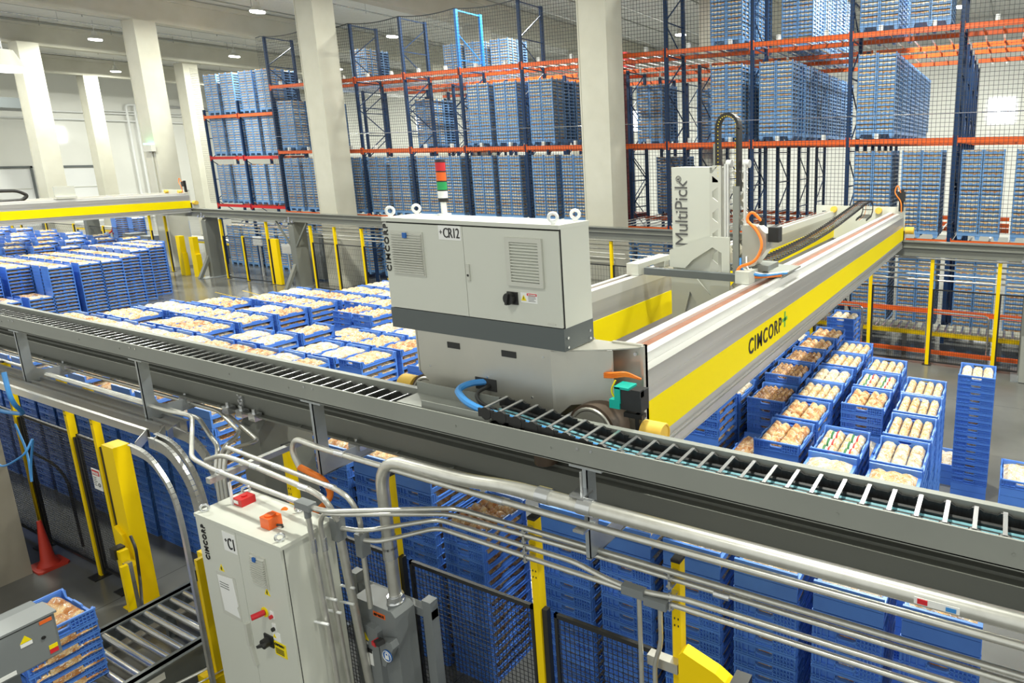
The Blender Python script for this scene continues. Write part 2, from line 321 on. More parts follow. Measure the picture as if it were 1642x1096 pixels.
rk = thing('pallet_rack', (-12, YF, 0), 'long dark blue pallet rack with orange beams behind the net', 'rack')
for i, x in enumerate(UX):
    m = MB(); frame(m, x, YF, 10.05 if i not in (1, 4) else 8.05); m.build('upright_frame', NAVY, rk)
    if i in (1, 4): m = MB(); frame(m, x, YF, 10.05, 8.06); m.build('upper_frame', BLUEF, rk)
for row, y in enumerate((19.9, 22.2, 24.5)):
    for i, x in enumerate(UX):
        if x < -26: continue
        m = MB(); frame(m, x, y, 7.9)
        m.build('upright_frame', NAVY, rk)
LV = (2.78, 5.36, 8.05)
for lz in LV:
    for i in range(len(UX) - 1):
        m = MB(); hbeam(m, UX[i], UX[i + 1], YF - .01, lz); m.build('beam', ORA, rk)
for lz in LV[1:]:
    for i in range(1, len(UX) - 1):
        m = MB(); hbeam(m, UX[i], UX[i + 1], YF + 1.2, lz); m.build('beam', ORA, rk)
m = MB()
for lz in LV:
    for y in (20.8, 22.25, 24.4):
        for i in range(1 if lz > 3 else 6, len(UX) - 1): m.box(UX[i] + .05, UX[i + 1] - .05, y - .025, y + .025, lz - .13, lz)
m.build('beams', ORA, rk, kind='stuff')
m = MB()
for lz in LV:
    x = UX[0] + .2 if lz > 3 else UX[6] + .2
    while x < UX[-1]:
        m.box(x, x + .05, YF + .05, 25.8, lz - .03, lz + .005); x += .45
m.build('support_bars', CHROME, rk, kind='stuff')
for lz in LV[1:]:
    for i in range(len(UX) - 1):
        for q in (.28, .76):
            x = UX[i] + (UX[i + 1] - UX[i]) * q; MB().box(x - .05, x + .05, YF - .03, YF + .06, lz + .005, lz + .14).build('pallet_stop', PAPER, rk)
r2 = thing('pallet_rack', (-31.5, 17.9, 0), 'lower dark blue rack section at the left end of the racking', 'rack')
for x in (-34.3, -31.6, -28.95):
    m = MB(); frame(m, x, 17.9, 7.6 if x > -34 else 7.3); m.build('upright_frame', NAVY, r2)
for lz in (2.95, 5.16, 7.02):
    for a, b in ((-34.3, -31.6), (-31.6, -28.95)):
        m = MB(); hbeam(m, a, b, 17.89, lz); m.build('beam', ORA if lz > 5.5 else RED, r2)
        m = MB(); hbeam(m, a, b, 19.1, lz); m.build('beam', ORA, r2)
# net hung in front of the racking
def net(x0, x1, y, z0, z1, label, sag=.09):
    m = MB(); n = int((x1 - x0) / .105)
    for i in range(n + 1):
        x = x0 + i * .105; u = ((x - UX[0]) % 2.72) / 2.72; zt = z1 - sag * 4 * u * (1 - u)
        m.box(x - .0045, x + .0045, y, y + .006, z0, zt)
    z = z0
    while z < z1 - sag: m.box(x0, x1, y, y + .006, z - .0045, z + .0045); z += .105
    for i in range(n):
        xa = x0 + i * .105; xb = xa + .105; g = lambda x: z1 - sag * 4 * (((x - UX[0]) % 2.72) / 2.72) * (1 - ((x - UX[0]) % 2.72) / 2.72)
        m.bar((xa, y, g(xa)), (xb, y, g(xb)), .02, .03)
    tag(m.build('safety_net', NETM), label, 'net')
net(-28.9, 4.1, YF - .10, 3.0, 10.02, 'large dark square-mesh safety net stretched across the racking')
m = MB()
for i in range(24): m.box(-34.6 + i * .1, -34.594 + i * .1, 17.78, 17.786, 3, 9.2 - i * .02)
for z in np.arange(3, 9, .1): m.box(-34.6, -34.0, 17.78, 17.786, z, z + .006)
tag(m.build('safety_net', NETM), 'narrow dark net strip hanging at the left rack end', 'net')
tag(MB().cyl((-28.9, YF - .12, 5.95), (4.1, YF - .12, 5.95), .012, 6).build('net_cable', CHROME), 'thin steel cable running across the net', 'cable')
# red lift mast
lm = thing('rack_lift', (-13.4, 22.6, 0), 'dark red rack lift mast with red head inside the racking', 'lift')
MB().box(-13.75, -13.35, 21.3, 21.7, 0, 8.2).box(-14.2, -12.9, 21.0, 22.1, 2.6, 2.8).build('mast', DRED, lm)
MB().box(-14.3, -13.1, 21.2, 21.8, 8.2, 8.75).build('head', RED, lm)

# ================================================================ crates and bread
CW, CL, CH, PITCH = .48, .60, .107, .111
def crate_hd():
    m = MB()
    m.box(.006, CW - .006, .006, CL - .006, 0, .016)
    for y0, y1, yo, s in ((.012, .024, .012, 1), (CL - .024, CL - .012, CL - .012, -1)):            # handle ends
        m.box(0, CW, y0, y1, 0, .05).box(0, .175, y0, y1, .05, .088).box(.305, CW, y0, y1, .05, .088).box(0, CW, y0, y1, .088, .098)
        a, b = (yo - .016, yo) if s > 0 else (yo, yo + .016)
        m.box(-.004, CW + .004, min(a, b) - .002, max(a, b) + .002, .090, CH)
        m.box(0, CW, a, b, 0, .010); m.box(0, .165, a, b, .026, .032); m.box(.312, CW, a, b, .026, .032)
        for x in (.0, .03, .06, .105, .165, .305, .335, .36, .385, .41, .435, .47): m.box(x, x + .007, a, b, .009, .097)
        m.box(.305, CW, a, b, .06, .066)
        m.box(.160, .318, a, b, .084, .092).box(.160, .318, a, b, .042, .050)
        c0, c1 = (a, y1) if s > 0 else (y0, b)
        for q_ in (0, 1): m.prism([(.175, .05), (.192, .05), (.175, .064)] if q_ == 0 else [(.305, .05), (.288, .05), (.305, .064)], c0, c1, 'y')
    prof = [(0, 0), (CL, 0), (CL, CH), (CL - .035, CH), (CL - .075, .045), (.40, .045), (.385, .066), (.235, .066), (.22, .045), (.075, .045), (.035, CH), (0, CH)]
    for x0, x1 in ((0, .014), (CW - .014, CW)): m.prism(prof, x0, x1, 'x')
    m.box(CW, CW + .006, .01, CL - .01, 0, .010).box(CW, CW + .006, .08, CL - .08, .034, .042).box(-.006, 0, .01, CL - .01, 0, .010).box(-.006, 0, .08, CL - .08, .034, .042)
    for y in (.02, .045, CL - .05, CL - .025): m.box(CW, CW + .006, y, y + .006, .01, .1).box(-.006, 0, y, y + .006, .01, .1)
    return m
def crate_ld():
    m = MB(); m.box(0, CW, 0, CL, 0, .043)
    m.box(0, CW, 0, .02, .043, CH).box(0, CW, CL - .02, CL, .043, CH)
    m.box(0, .02, CL / 2 - .03, CL / 2 + .03, .043, .07).box(CW - .02, CW, CL / 2 - .03, CL / 2 + .03, .043, .07)
    return m
def lump(w, l, h, nx, ny, res=4, seed=0, z0=0., flat=.5, puff=.5, rag=.003):
    rn = random.Random(seed); X = nx * res; Y = ny * res; m = MB(); v = m.v
    amp = [[rn.uniform(.82, 1.08) for _ in range(ny)] for _ in range(nx)]
    for j in range(Y + 1):
        for i in range(X + 1):
            u = i / X; t = j / Y; a = (u * nx) % 1 if i < X else 1; b = (t * ny) % 1 if j < Y else 1
            d = min(1, ((a - .5)**2 + (b - .5)**2) * 4); k = amp[min(nx - 1, int(u * nx))][min(ny - 1, int(t * ny))]
            e = min(1, 5 * u, 5 * (1 - u)) * min(1, 5 * t, 5 * (1 - t))
            z = h * (flat + puff * math.sqrt(max(0, 1 - d * .85)) * k) * (.45 + .55 * e**.5) + rn.uniform(-rag, rag)
            v.append((u * w, t * l, z0 + z))
    W1 = X + 1
    for j in range(Y):
        for i in range(X): q = j * W1 + i; m.f.append((q, q + 1, q + W1 + 1, q + W1))
    edge = [i for i in range(W1)] + [j * W1 + X for j in range(1, Y + 1)] + [Y * W1 + i for i in range(X - 1, -1, -1)] + [j * W1 for j in range(Y - 1, 0, -1)]
    b0 = len(v); cx, cy = w / 2, l / 2
    for e in edge: p = v[e]; v.append((cx + (p[0] - cx) * .9, cy + (p[1] - cy) * .9, z0))
    n = len(edge)
    for i in range(n): m.f.append((edge[(i + 1) % n], edge[i], b0 + i, b0 + (i + 1) % n))
    m.f.append(tuple(b0 + i for i in reversed(range(n)))); m.m = [0] * len(m.f)
    return m
def mesh_of(mb, name, mats):
    me = bpy.data.meshes.new(name); me.from_pydata(mb.v, [], mb.f)
    for x in mats: me.materials.append(x)
    return me
class Bulk:                                    # many copies of one shape in a single mesh
    def __init__(s): s.V = []; s.F = []; s.n = 0; s.G = []
    def add(s, mb, loc, rot=0, sc=(1, 1, 1), mi=0):
        a = np.array(mb.v) * sc; 
        if rot == 90: a = np.stack([-a[:, 1] + CL * sc[1], a[:, 0], a[:, 2]], 1)
        s.V.append(a + loc); s.F += [tuple(i + s.n for i in fc) for fc in mb.f]; s.G += [mi] * len(mb.f); s.n += len(a)
    def build(s, name, mats, label, cat):
        me = bpy.data.meshes.new(name); me.from_pydata(np.concatenate(s.V).tolist(), [], s.F)
        for x in mats: me.materials.append(x)
        me.polygons.foreach_set('material_index', s.G)
        o = bpy.data.objects.new(name, me); C.objects.link(o); tag(o, label, cat, kind='stuff'); return o
HD = crate_hd(); LD = crate_ld(); HDM = mesh_of(HD, 'bread_crate', [BLUE])
FILL = lump(CW - .05, CL - .07, .070, 2, 4, 2, 3, z0=.017, rag=.006); FILLS = [lump(CW - .034, CL - .05, .082, 2, 4, 3, 5 + q, z0=.017, rag=.007, flat=.7, puff=.3) for q in range(4)]
for m_ in FILLS + [FILL]:
    for y_ in (.001 if m_ is not FILL else -.008, CL - .071 if m_ is FILL else CL - .082): m_.box(.10, .30, y_, y_ + .03, .035, .088 if m_ is not FILL else .08)
TOPS = [lump(CW - .06, CL - .06, .105, nx, ny, 4, q, z0=.017, rag=.007) for q, (nx, ny) in enumerate(((2, 4), (4, 2), (3, 3), (3, 5)))]
# stack positions: left front corner column/row on one floor grid
gx = lambda k: -1.02 + .595 * k
gy = lambda j: 5.86 + .66 * j
STK = []                                       # x, y, z0, n, rot, description, bread style
def stk(k, j, n, desc, style=None, dx=0, dy=0, z0=0., rot=0): STK.append((gx(k) + dx, gy(j) + dy, z0, n, rot, desc, style))
rn = random.Random(11)
# row right behind the near fence
near = [(1, 19), (0, 19), (-1, 19), (-2, 19), (-3, 19), (-4, 19), (-6, 15), (-7, 19), (-8, 19), (-9, 19)]
for q, (k, n) in enumerate(near): stk(k, -3, n, '%s stack from right behind near fence' % ORD[q], 0 if k < -4 else rn.choice((0, 1, 3)))
for q, k in enumerate(range(-13, -25, -1)): stk(k, -3, 19 - (0, 1, 0, 0, 1, 0, 0, 2, 0, 0, 1, 0)[q], '%s stack left of grey support leg' % ORD[q], rn.choice((1, 3, 0)))
stk(-5, -2, 15, 'stack with grey G label behind near row', 0)
# block right of the bridge, columns counted from the right, rows from the front
RB = {0: {-1: 19, 0: 19, 1: 19, 2: 19, 3: 19}, -1: {-1: 19, 0: 19, 1: 16, 2: 19, 3: 19, 4: 19}, -2: {0: 19, 1: 19, 2: 19, 3: 19, 4: 19, 5: 19}, -3: {0: 9, 1: 14, 2: 18, 3: 19, 4: 19, 5: 19, 6: 19, 8: 19}, -4: {1: 19, 2: 18, 3: 19, 4: 19, 5: 19, 6: 18}}
sty = {(0, -1): 4, (0, 0): 3, (0, 1): 1, (0, 2): 1, (0, 3): 1, (-1, -1): 3, (-1, 0): 4, (-1, 2): 0, (-1, 3): 4, (-1, 4): 1, (-2, 0): 0, (-2, 1): 0, (-2, 2): 1, (-2, 3): 3, (-2, 4): 1, (-2, 5): 1, (-3, 2): 2, (-3, 3): 2, (-3, 4): 2, (-3, 5): 0, (-3, 6): 0, (-3, 8): 3}
cn = ['outer right', 'second', 'third', 'fourth', 'fifth']
for c, (k, rows) in enumerate(RB.items()):
    for q, (j, n) in enumerate(rows.items()): stk(k, j, n, 'row %s, %s column right of the bridge' % (NUM[q], cn[c]), sty.get((k, j), rn.choice((0, 1, 3))), dx=rn.uniform(-.01, .01), dy=rn.uniform(-.02, .02))
STK.append((-.465, 9.46, 0, 17, 0, 'in tall lone stack on open floor', 3))
STK.append((-.78, 9.75, 0, 3, 0, 'in small low stack beside lone stack', 3))
STK.append((.17, 8.25, 0, 9, 0, 'in stack cut by right edge', 3))
STK.append((-7.62, 1.69, .47, 6, 90, 'in front stack on lower-left roller conveyor', 0))
STK.append((-7.62, 1.08, .47, 4, 90, 'in conveyor stack behind grey box', 3))
# middle block under and left of the bridge
MID = {-1: {k: 19 for k in range(-26, -13)},
       0: {-13: 19, -14: 19, -15: 19, -16: 17, -17: 19, -18: 19, -19: 16, -20: 19, -21: 19, -22: 19, -23: 18, -24: 19, -25: 19},
       1: {-12: 17, -13: 19, -14: 19, -15: 19, -16: 14, -17: 19, -18: 13, -19: 12, -20: 19, -21: 19, -22: 19, -23: 19, -24: 19, -25: 19},
       2: {-11: 18, -12: 19, -13: 18, -14: 19, -15: 19, -16: 13, -17: 17, -18: 10, -19: 9, -20: 19, -21: 19, -22: 18, -23: 19, -24: 19},
       3: {-11: 19, -12: 19, -13: 19, -14: 17, -15: 17, -16: 12, -17: 19, -18: 19, -19: 10, -20: 19, -21: 19, -22: 19, -23: 19},
       4: {-12: 19, -13: 19, -14: 19, -15: 19, -16: 19, -17: 18, -18: 19, -19: 19, -20: 19, -21: 19, -22: 19, -23: 19},
       5: {-13: 19, -14: 19, -15: 18, -16: 19, -17: 19, -18: 19, -19: 19, -20: 19, -21: 19},
       6: {-14: 19, -15: 19, -16: 19, -17: 19, -18: 19, -19: 18, -20: 19, -21: 19},
       7: {-16: 19, -17: 19, -18: 19, -19: 19, -20: 18}}
for j, row in MID.items():
    for k, n in row.items(): STK.append((gx(k) + rn.uniform(-.012, .012), gy(j) + rn.uniform(-.015, .015), 0, n, 0, 'row %s, column %s left of bridge' % (NUM[j + 1], NUM[-11 - k]), rn.choice((1, 3, 0, 3, 1))))
# far left block: slot sides face the aisle
LB = []
for k in range(-76, -44):
    for q in range(-8, 5):
        y = 10.40 + .66 * q - (.09 if q % 2 == 0 else 0); 
        edge = {0: -45, 1: -46, 2: -47, 3: -48, 4: -50}.get(q, -45)
        if k > edge: continue
        n = 16
        if q in (2, 3, 4): n = 17
        if (k in (-45, -46) and q in (-3, -4)): n = 8
        if k < -52: n = 15 + ((k * 5 + q * 3) % 4)
        if k < -60 and (k + q) % 7 == 0: continue
        LB.append((gx(k) + .3, y, n))
FARST = [(gx(k), y, n) for k, y, n in [(-52, 18.5, 18), (-51, 18.5, 17), (-49, 18.6, 17), (-48, 18.5, 17), (-44.2, 18.7, 18), (-43.2, 18.7, 18), (-42, 18.7, 18), (-41, 19.4, 17), (-62, 17.5, 18), (-63, 17.5, 18), (-65, 18, 17), (-71, 18, 18), (-74, 18, 18)]]

# which crates show largest: rays from the camera against the stacks and the big machines
RC = np.array(R_CAM)
def project(P):
    q = (P - np.array([0, 0, 5.])) @ RC.T; return np.stack([q[:, 0] / q[:, 2] * FPX + PPX, q[:, 1] / q[:, 2] * FPX + PPY], 1), q[:, 2]
AB = np.array([[x, y, z0, x + (CL if ro else CW), y + (CW if ro else CL), z0 + n * PITCH] for x, y, z0, n, ro, d, s in STK] +
              [[-40, 2.95, 2.62, 5, 3.6, 3.28], [-5.23, 2.25, 0, -4.22, 2.62, 2.46], [-4.24, 3.3, 3.1, -2.6, 3.64, 4.56], [-2.54, 3.67, 2.8, -2.19, 15.6, 3.55], [-6.5, .2, 1.35, -6.2, 1.5, 1.8], [-4.35, 2.75, .6, -3.95, 2.9, 1.6]])
def shown(pts, own):
    D = pts - np.array([0, 0, 5.]); out = np.ones(len(pts), bool); o = np.array([0, 0, 5.])
    with np.errstate(divide='ignore', invalid='ignore'):
        t0 = (AB[None, :, :3] - o) / D[:, None]; t1 = (AB[None, :, 3:] - o) / D[:, None]
    lo = np.minimum(t0, t1).max(2); hi = np.maximum(t0, t1).min(2)
    hit = (lo < hi) & (lo < .985) & (hi > 0.01)
    for i in range(len(pts)): hit[i, own[i]] = False
    return ~hit.any(1)
cand = []
for si, (x, y, z0, n, ro, ds, st) in enumerate(STK):
    wx, wy = (CL, CW) if ro else (CW, CL)
    for l in range(n):
        z = z0 + (n - 1 - l) * PITCH
        P = [(x + wx * u, y, z + .055, wx) for u in (.1, .35, .65, .9)] + [(x + wx, y + wy * u, z + .055, wy) for u in (.15, .5, .85)]
        if l == 0: P += [(x + wx * u, y + wy * v, z + .08, .6) for u in (.2, .8) for v in (.3, .8)]
        A = np.array([p[:3] for p in P]); px, dep = project(A); ok = (dep > .3) & (px[:, 0] > 0) & (px[:, 0] < 1642) & (px[:, 1] > 0) & (px[:, 1] < 1096)
        ok &= shown(A, [si] * len(A)); s = ok.sum() / max(.1, dep.mean())**2 * (1.6 if l == 0 else 1)
        cand.append((s, si, l))
cand.sort(reverse=True)
PICK = {(si, l) for s, si, l in cand[:300] if s > 0}
SEEN = {(si, l) for s, si, l in cand if s > 0}
bulk_c = Bulk(); bulk_f = Bulk()
tops = []
for si, (x, y, z0, n, ro, ds, st) in enumerate(STK):
    for l in range(n):
        z = z0 + (n - 1 - l) * PITCH
        if (si, l) in PICK:
            o = bpy.data.objects.new('bread_crate', HDM); C.objects.link(o)
            o.location = (x + (CL if ro else 0), y, z); o.rotation_euler = (0, 0, math.pi / 2 if ro else 0)
            tag(o, ('blue bread crate %s, %s' % (level(l), ds)), 'crate', 'blue bread crates')
        else: bulk_c.add(HD if (si, l) in SEEN else LD, (x, y, z), ro)
        if l > 0: bulk_f.add(FILLS[(l * 3 + si) % 4], (x + .017, y + .025, z), ro, mi=(st if st != 4 else 1) if l % 3 else 0)
    tops.append((x, y, z0 + (n - 1) * PITCH, ro, ds, st, si))
for x, y, n in LB:
    for l in range(n):
        bulk_c.add(LD, (x, y, l * PITCH)); bulk_f.add(TOPS[(l * 3 + int(x * 7)) % 4] if l == n - 1 else FILL, (x + .03, y + .03, l * PITCH - (.02 if l == n - 1 else 0)), mi=[3, 1, 3, 0][(l + int(-x * 9)) % 4])
for x, y, n in FARST:
    for l in range(n): bulk_c.add(LD, (x, y, l * PITCH)); bulk_f.add(FILL, (x + .025, y + .035, l * PITCH), mi=[0, 1, 3][l % 3])
# bread: bags one by one in the crates that show largest
STY = {0: (2, 3, 2, 2), 1: (4, 2, 1, 2), 2: (2, 2, 3, 3), 3: (3, 3, 1, 1), 4: (2, 3, 2, 1)}
BAGM = {}
for s_, (cx, cy, bx, by) in STY.items():
    BAGM[s_] = []
    for v in range(3):
        mb = lump((CW - .05) / cx - .006, (CL - .06) / cy - .006, .088, bx, by, 5 if bx * by > 1 else 8, s_ * 10 + v, z0=0, flat=.34, puff=.66, rag=.005)
        me = mesh_of(mb, 'bread_bag', [BREADS[s_]]); me.polygons.foreach_set('use_smooth', [True] * len(me.polygons)); BAGM[s_].append((me, mb))
rank = {}
for s, si, l in cand:
    if l == 0: rank[si] = s
nb = 0; colw = {2: ('left', 'right'), 3: ('left', 'middle', 'right'), 4: ('far left', 'inner left', 'inner right', 'far right')}; roww = {2: ('front', 'back'), 3: ('front', 'middle', 'back')}
tn = {0: 'golden loaf bag', 1: 'pale bun bag', 2: 'brown roll bag', 3: 'white wrapped bread', 4: 'striped bun bag'}
for x, y, z, ro, ds, st, si in sorted(tops, key=lambda t: -rank.get(t[6], 0)):
    cx, cy, bx, by = STY[st]
    if nb + cx * cy <= 300 and rank.get(si, 0) > 0:
        for i in range(cx):
            for j in range(cy):
                me, mb = BAGM[st][(i + j * 2 + si) % 3]; o = bpy.data.objects.new('bread_bag', me); C.objects.link(o)
                lx = .025 + i * (CW - .05) / cx + .003; ly = .03 + j * (CL - .06) / cy + .003
                if ro: o.location = (x + CL - ly, y + lx, z + .0165); o.rotation_euler = (0, 0, math.pi / 2)
                else: o.location = (x + lx, y + ly, z + .0165)
                o['label'] = '%s, %s %s, on %s' % (tn[st], roww[cy][j], colw[cx][i], ds.replace('in ', '', 1) if ds.startswith('in ') else ds)
                o['category'] = 'bread'; o['group'] = 'bagged bread in the top crates'; nb += 1
    else: bulk_f.add(TOPS[si % 4], (x + .03, y + .03, z), ro, mi=st if st != 4 else 1)

# pallet loads in the racking
RT = MB()
RT.box(0, .485, 0, .6, 0, .040).box(.03, .13, -.006, 0, .03, .062).box(.19, .29, -.006, 0, .03, .062).box(.35, .45, -.006, 0, .03, .062)
for a in (0, .455):
    for b in (0, .27, .55): RT.box(a, a + .03, b, b + .05, .04, CH)
RT.box(0, .485, .58, .6, .04, CH)
RTF = MB().box(.035, .45, .02, .57, .04, .094)
for q in range(4): RTF.box(.04 + q * .105, .13 + q * .105, .012, .5, .045, .088)
PAL = MB().box(0, 1.0, 0, 1.22, .10, .15)
for a in (0, .42, .86):
    for b in (0, .53, 1.06): PAL.prism([(a, .10), (a + .03, 0), (a + .11, 0), (a + .14, .10)], b, b + .16, 'y')
PALM = mesh_of(PAL, 'plastic_pallet', [BLUE2])
def load(x, y, z, n, desc, deep=1):
    o = bpy.data.objects.new('plastic_pallet', PALM); C.objects.link(o); o.location = (x, y, z)
    tag(o, 'blue plastic pallet under %s' % desc, 'pallet', 'pallets in the racking')
    for l in range(n):
        zz = z + .154 + l * PITCH
        for a in (0, .5):
            bulk_c.add(RT, (x + a, y, zz), mi=1)
            if l == n - 1 or l % 1 == 0: bulk_f.add(RTF, (x + a, y, zz), mi=[0, 1, 3, 3][(l * 5 + int(abs(x) * 3)) % 4])
        bulk_c.add(RT, (x, y + .61, zz), sc=(2.03, 1, 1), mi=1)
    if n: bulk_f.add(TOPS[1], (x, y + .6, z + .15 + (n - 1) * PITCH), sc=(2.1, 1, 1), mi=3)
LOADS = []
B0 = [u + .18 for u in UX]; B1 = [u + 1.42 for u in UX]
for i, u in enumerate(UX[:-1]):
    for s_ in (0, 1):
        x = (B0, B1)[s_][i]
        if u < -12.4 or u > -4.1: LOADS.append((x, 17.65, 2.80, 19, 'low', i, s_))
        if i not in (7,): LOADS.append((x, 17.9, .22, 18, 'floor', i, s_))
for x, d in ((B0[4], 1), (B1[4], 1), (B0[5], 3), (B1[7], 3), (B0[8], 6), (B0[9], 6), (B0[0], 2)):
    for q in range(d): LOADS.append((x, 17.7 + 1.27 * q, 5.39, 18 if x > -20 else 17, 'middle', UX.index(min(UX, key=lambda u: abs(u + .6 - x))), q))
for x, y, n in ((B1[0], 20.5, 14), (B0[2], 22, 15), (B1[2], 22, 15), (B0[3], 22, 15), (B0[4], 24.5, 10), (B1[7], 17.7, 18), (B1[7], 19, 18), (B0[8], 19.6, 18), (B0[8], 21, 18), (B0[8], 22.4, 18), (B0[8], 23.7, 18), (B0[9], 17.7, 18), (B1[9], 17.7, 18), (B0[9], 19, 18)):
    LOADS.append((x, y, 8.08, n, 'upper', 0, 0))
for i in (2, 3, 6): LOADS.append((B0[i], 20.2, 5.39, 17, 'middle', i, 7)); LOADS.append((B1[i], 22.5, 5.39, 17, 'middle', i, 8)); LOADS.append((B0[i], 21.5, 2.8, 18, 'low', i, 7))
lc = {}
for x, y, z, n, lv, i, s_ in LOADS:
    lc[lv] = lc.get(lv, 0) + 1
for lv in lc: lc[lv] = 0
for x, y, z, n, lv, i, s_ in sorted(LOADS, key=lambda t: (t[4], -t[0], t[1])):
    c = lc[lv]; lc[lv] += 1
    dp = 'front load' if y < 18.3 else 'load %s deep' % NUM[int((y - 17.6) / 1.2)]
    load(x, y, z, n, '%s rack level %s, %s along from the right' % (lv, dp, (ORD[c] if c < 30 else 'thirty-%s' % ORD[c - 30])))
for lv, z in (('lowest', 2.98), ('middle', 5.19), ('top', 7.05)):
    for q in range(4): load((-34.1, -32.85, -31.4, -30.15)[q], 18.02, z, 15, 'load on %s level, left end rack, %s from left' % (lv, ORD[q]))
for q in range(4): load((-34.1, -32.85, -31.4, -30.15)[q], 18.02, .0, 16, 'floor load, left end rack, %s from left' % ORD[q])
bulk_c.build('bread_crates', [BLUE, BLUE2], 'all further blue bread crates in the distant stacks and on the rack loads', 'crates')
bulk_f.build('bread_bags', [BREADS[0], BREADS[1], BREADS[2], BREADS[3]], 'bread filling the distant and covered crates', 'bread')

# ================================================================ runways
def bolt(m, c, ax, r=.012, h=.012): c = Vector(c); m.cyl(c, c + Vector(ax) * h, r, 6)
def runway(y, x0, x1, label, legs, gusset):
    t = thing('runway_beam', (0, y, 0), label, 'crane runway')
    m = MB().box(x0, x1, y - .11, y + .11, 2.64, 2.81).box(x0, x1, y - .16, y + .16, 2.62, 2.64).box(x0, x1, y - .16, y + .16, 2.81, 2.83)
    for i in range(int((x1 - x0) / .62)): m.cyl((x0 + .3 + i * .62, y - .145, 2.64), (x0 + .3 + i * .62, y - .145, 2.65), .02, 6)
    m.build('lower_beam', GREY, t)
    MB().box(x0, x1, y - .06, y + .06, 2.83, 2.94).box(x0, x1, y - .13, y + .13, 2.94, 2.96).box(x0, x1, y - .10, y - .06, 2.83, 2.85).build('running_rail', GREY, t)
    for x in legs:
        l = MB().box(x - .16, x + .16, y - .14, y + .36, .02, 2.45).prism([(y - .14, 2.45), (y + .36, 2.45), (y + .36, 2.60), (y - .02, 2.60)], x - .16, x + .16, 'x').build('support_leg', GREY, t)
        MB().box(x - .3, x + .3, y - .55 if gusset else y - .3, y + .5, 0, .02).build('foot_plate', GALVP, l)
        if gusset: MB().prism([(y - .14, .95), (y - .14, .7), (y - .5, .02), (y - .62, .02)], x - .14, x + .02, 'x').build('foot_gusset', GREY, l)
        m = MB()
        for dx in (-.22, .0, .2): m.box(x + dx - .05, x + dx + .05, y - .2, y - .13, 2.60, 2.67).cyl((x + dx, y - .17, 2.6), (x + dx, y - .17, 2.71), .018, 6)
        m.box(x - .1, x - .04, y - .13, y - .11, 2.65, 2.82)
        for z in (2.68, 2.74, 2.80): m.cyl((x - .07, y - .13, z), (x - .07, y - .15, z), .018, 6)
        m.build('clamp', CHROME, l)
    return t
nr = runway(3.45, -40, 5, 'near dark grey runway beam crossing the whole foreground', (-6.43, -17.5), False)
fr = runway(15.7, -75, 5, 'far dark grey runway beam carrying the distant end of the bridge', (-61, -51.5, -41.5, -31.1, -25.15, .62), True)
for s_ in (-1, 1): MB().bar((-25.15 + .16 * s_, 15.6, 1.65), (-25.15 + s_ * .95, 15.6, 2.6), .06, .06).build('diagonal_brace', GREY, fr)
# cable trough on brackets
tr = thing('cable_trough', (0, 3.07, 3.15), 'long grey cable trough along the near runway', 'cable trough')
m = MB().box(-40, 5, 2.94, 2.952, 3.145, 3.29).box(-40, 5, 2.94, 3.22, 3.14, 3.152).box(-40, 5, 3.208, 3.22, 3.145, 3.29).box(-40, 5, 3.22, 3.25, 3.282, 3.29)
for i in range(22): x = -40.36 + i * 2.6 - .2; m.cyl((x + .9, 2.94, 3.22), (x + .9, 2.935, 3.22), .007, 6).cyl((x + 1.7, 2.94, 3.22), (x + 1.7, 2.935, 3.22), .007, 6)
m.build('trough', GREYL, tr)
for i in range(-6, 3):
    x = -2.205 - .0 + 2.6 * i
    if x > 4: continue
    m = MB().prism([(2.945, 3.14), (3.05, 3.14), (3.05, 3.10), (3.035, 3.06), (3.035, 2.72), (3.055, 2.665), (3.11, 2.635), (3.44, 2.615), (3.44, 2.53), (3.02, 2.50), (2.945, 2.52)], x, x + .007, 'x')
    m.box(x - .03, x + .007, 2.945, 3.44, 2.505, 2.512).box(x - .028, x + .007, 2.945, 2.951, 2.52, 3.14).box(x - .12, x + .12, 2.936, 3.0, 3.128, 3.14)
    b_ = m.build('bracket', GALVP, tr)
    for dy in (3.31, 3.40): MB().box(x - .12, x + .03, dy - .03, dy + .03, 2.575, 2.62).cyl((x - .05, dy, 2.6), (x - .05, dy, 2.665), .015, 6).build('beam_clip', CHROME, b_)
    for a_, c_, r_ in (((x - .03, 2.99, 2.60), (x - .008, 2.99, 2.60), .014), ((x - .03, 3.005, 3.10), (x - .008, 3.005, 3.10), .010), ((x - .05, 2.94, 3.255), (x - .05, 2.934, 3.255), .010), ((x + .05, 2.94, 3.255), (x + .05, 2.934, 3.255), .010)): MB().cyl(a_, c_, r_, 8).build('bolt', CHROME, b_)
# energy chain lying in the trough, rising to the carriage
ch = thing('cable_chain', (-2.0, 3.09, 3.16), 'black cable chain with metal rungs lying in the trough', 'cable chain')
m = MB()
def link(m, x, z, dx=.066, h=.085, ys=(2.985, 3.185)):
    for y in ys: m.cyl((x, y - .009, z), (x, y + .009, z), h / 2, 10).box(x - dx, x + dx, y - .006, y + .006, z - h * .32, z + h * .32)
nl = 0
for i in range(200):
    x = -29.2 + i * .13
    if x < -3.35: link(m, x, 3.205)
up = []
x = -3.02
while x < 4.9: up.append((x, 3.335 if x < -2.95 else max(3.235, 3.335 - (x + 2.95) * .10))); x += .13
xx = -3.3
while xx < -2.0: link(m, xx, 3.19, h=.06); xx += .13
for x, z in up: link(m, x, z, h=.09)
m.build('side_links', BLK, ch)
for x, z in up: MB().bar((x, 2.978, z + .043), (x, 3.192, z + .043), .021, .008).build('rung', CHROME, ch)
k = 0; m = MB()
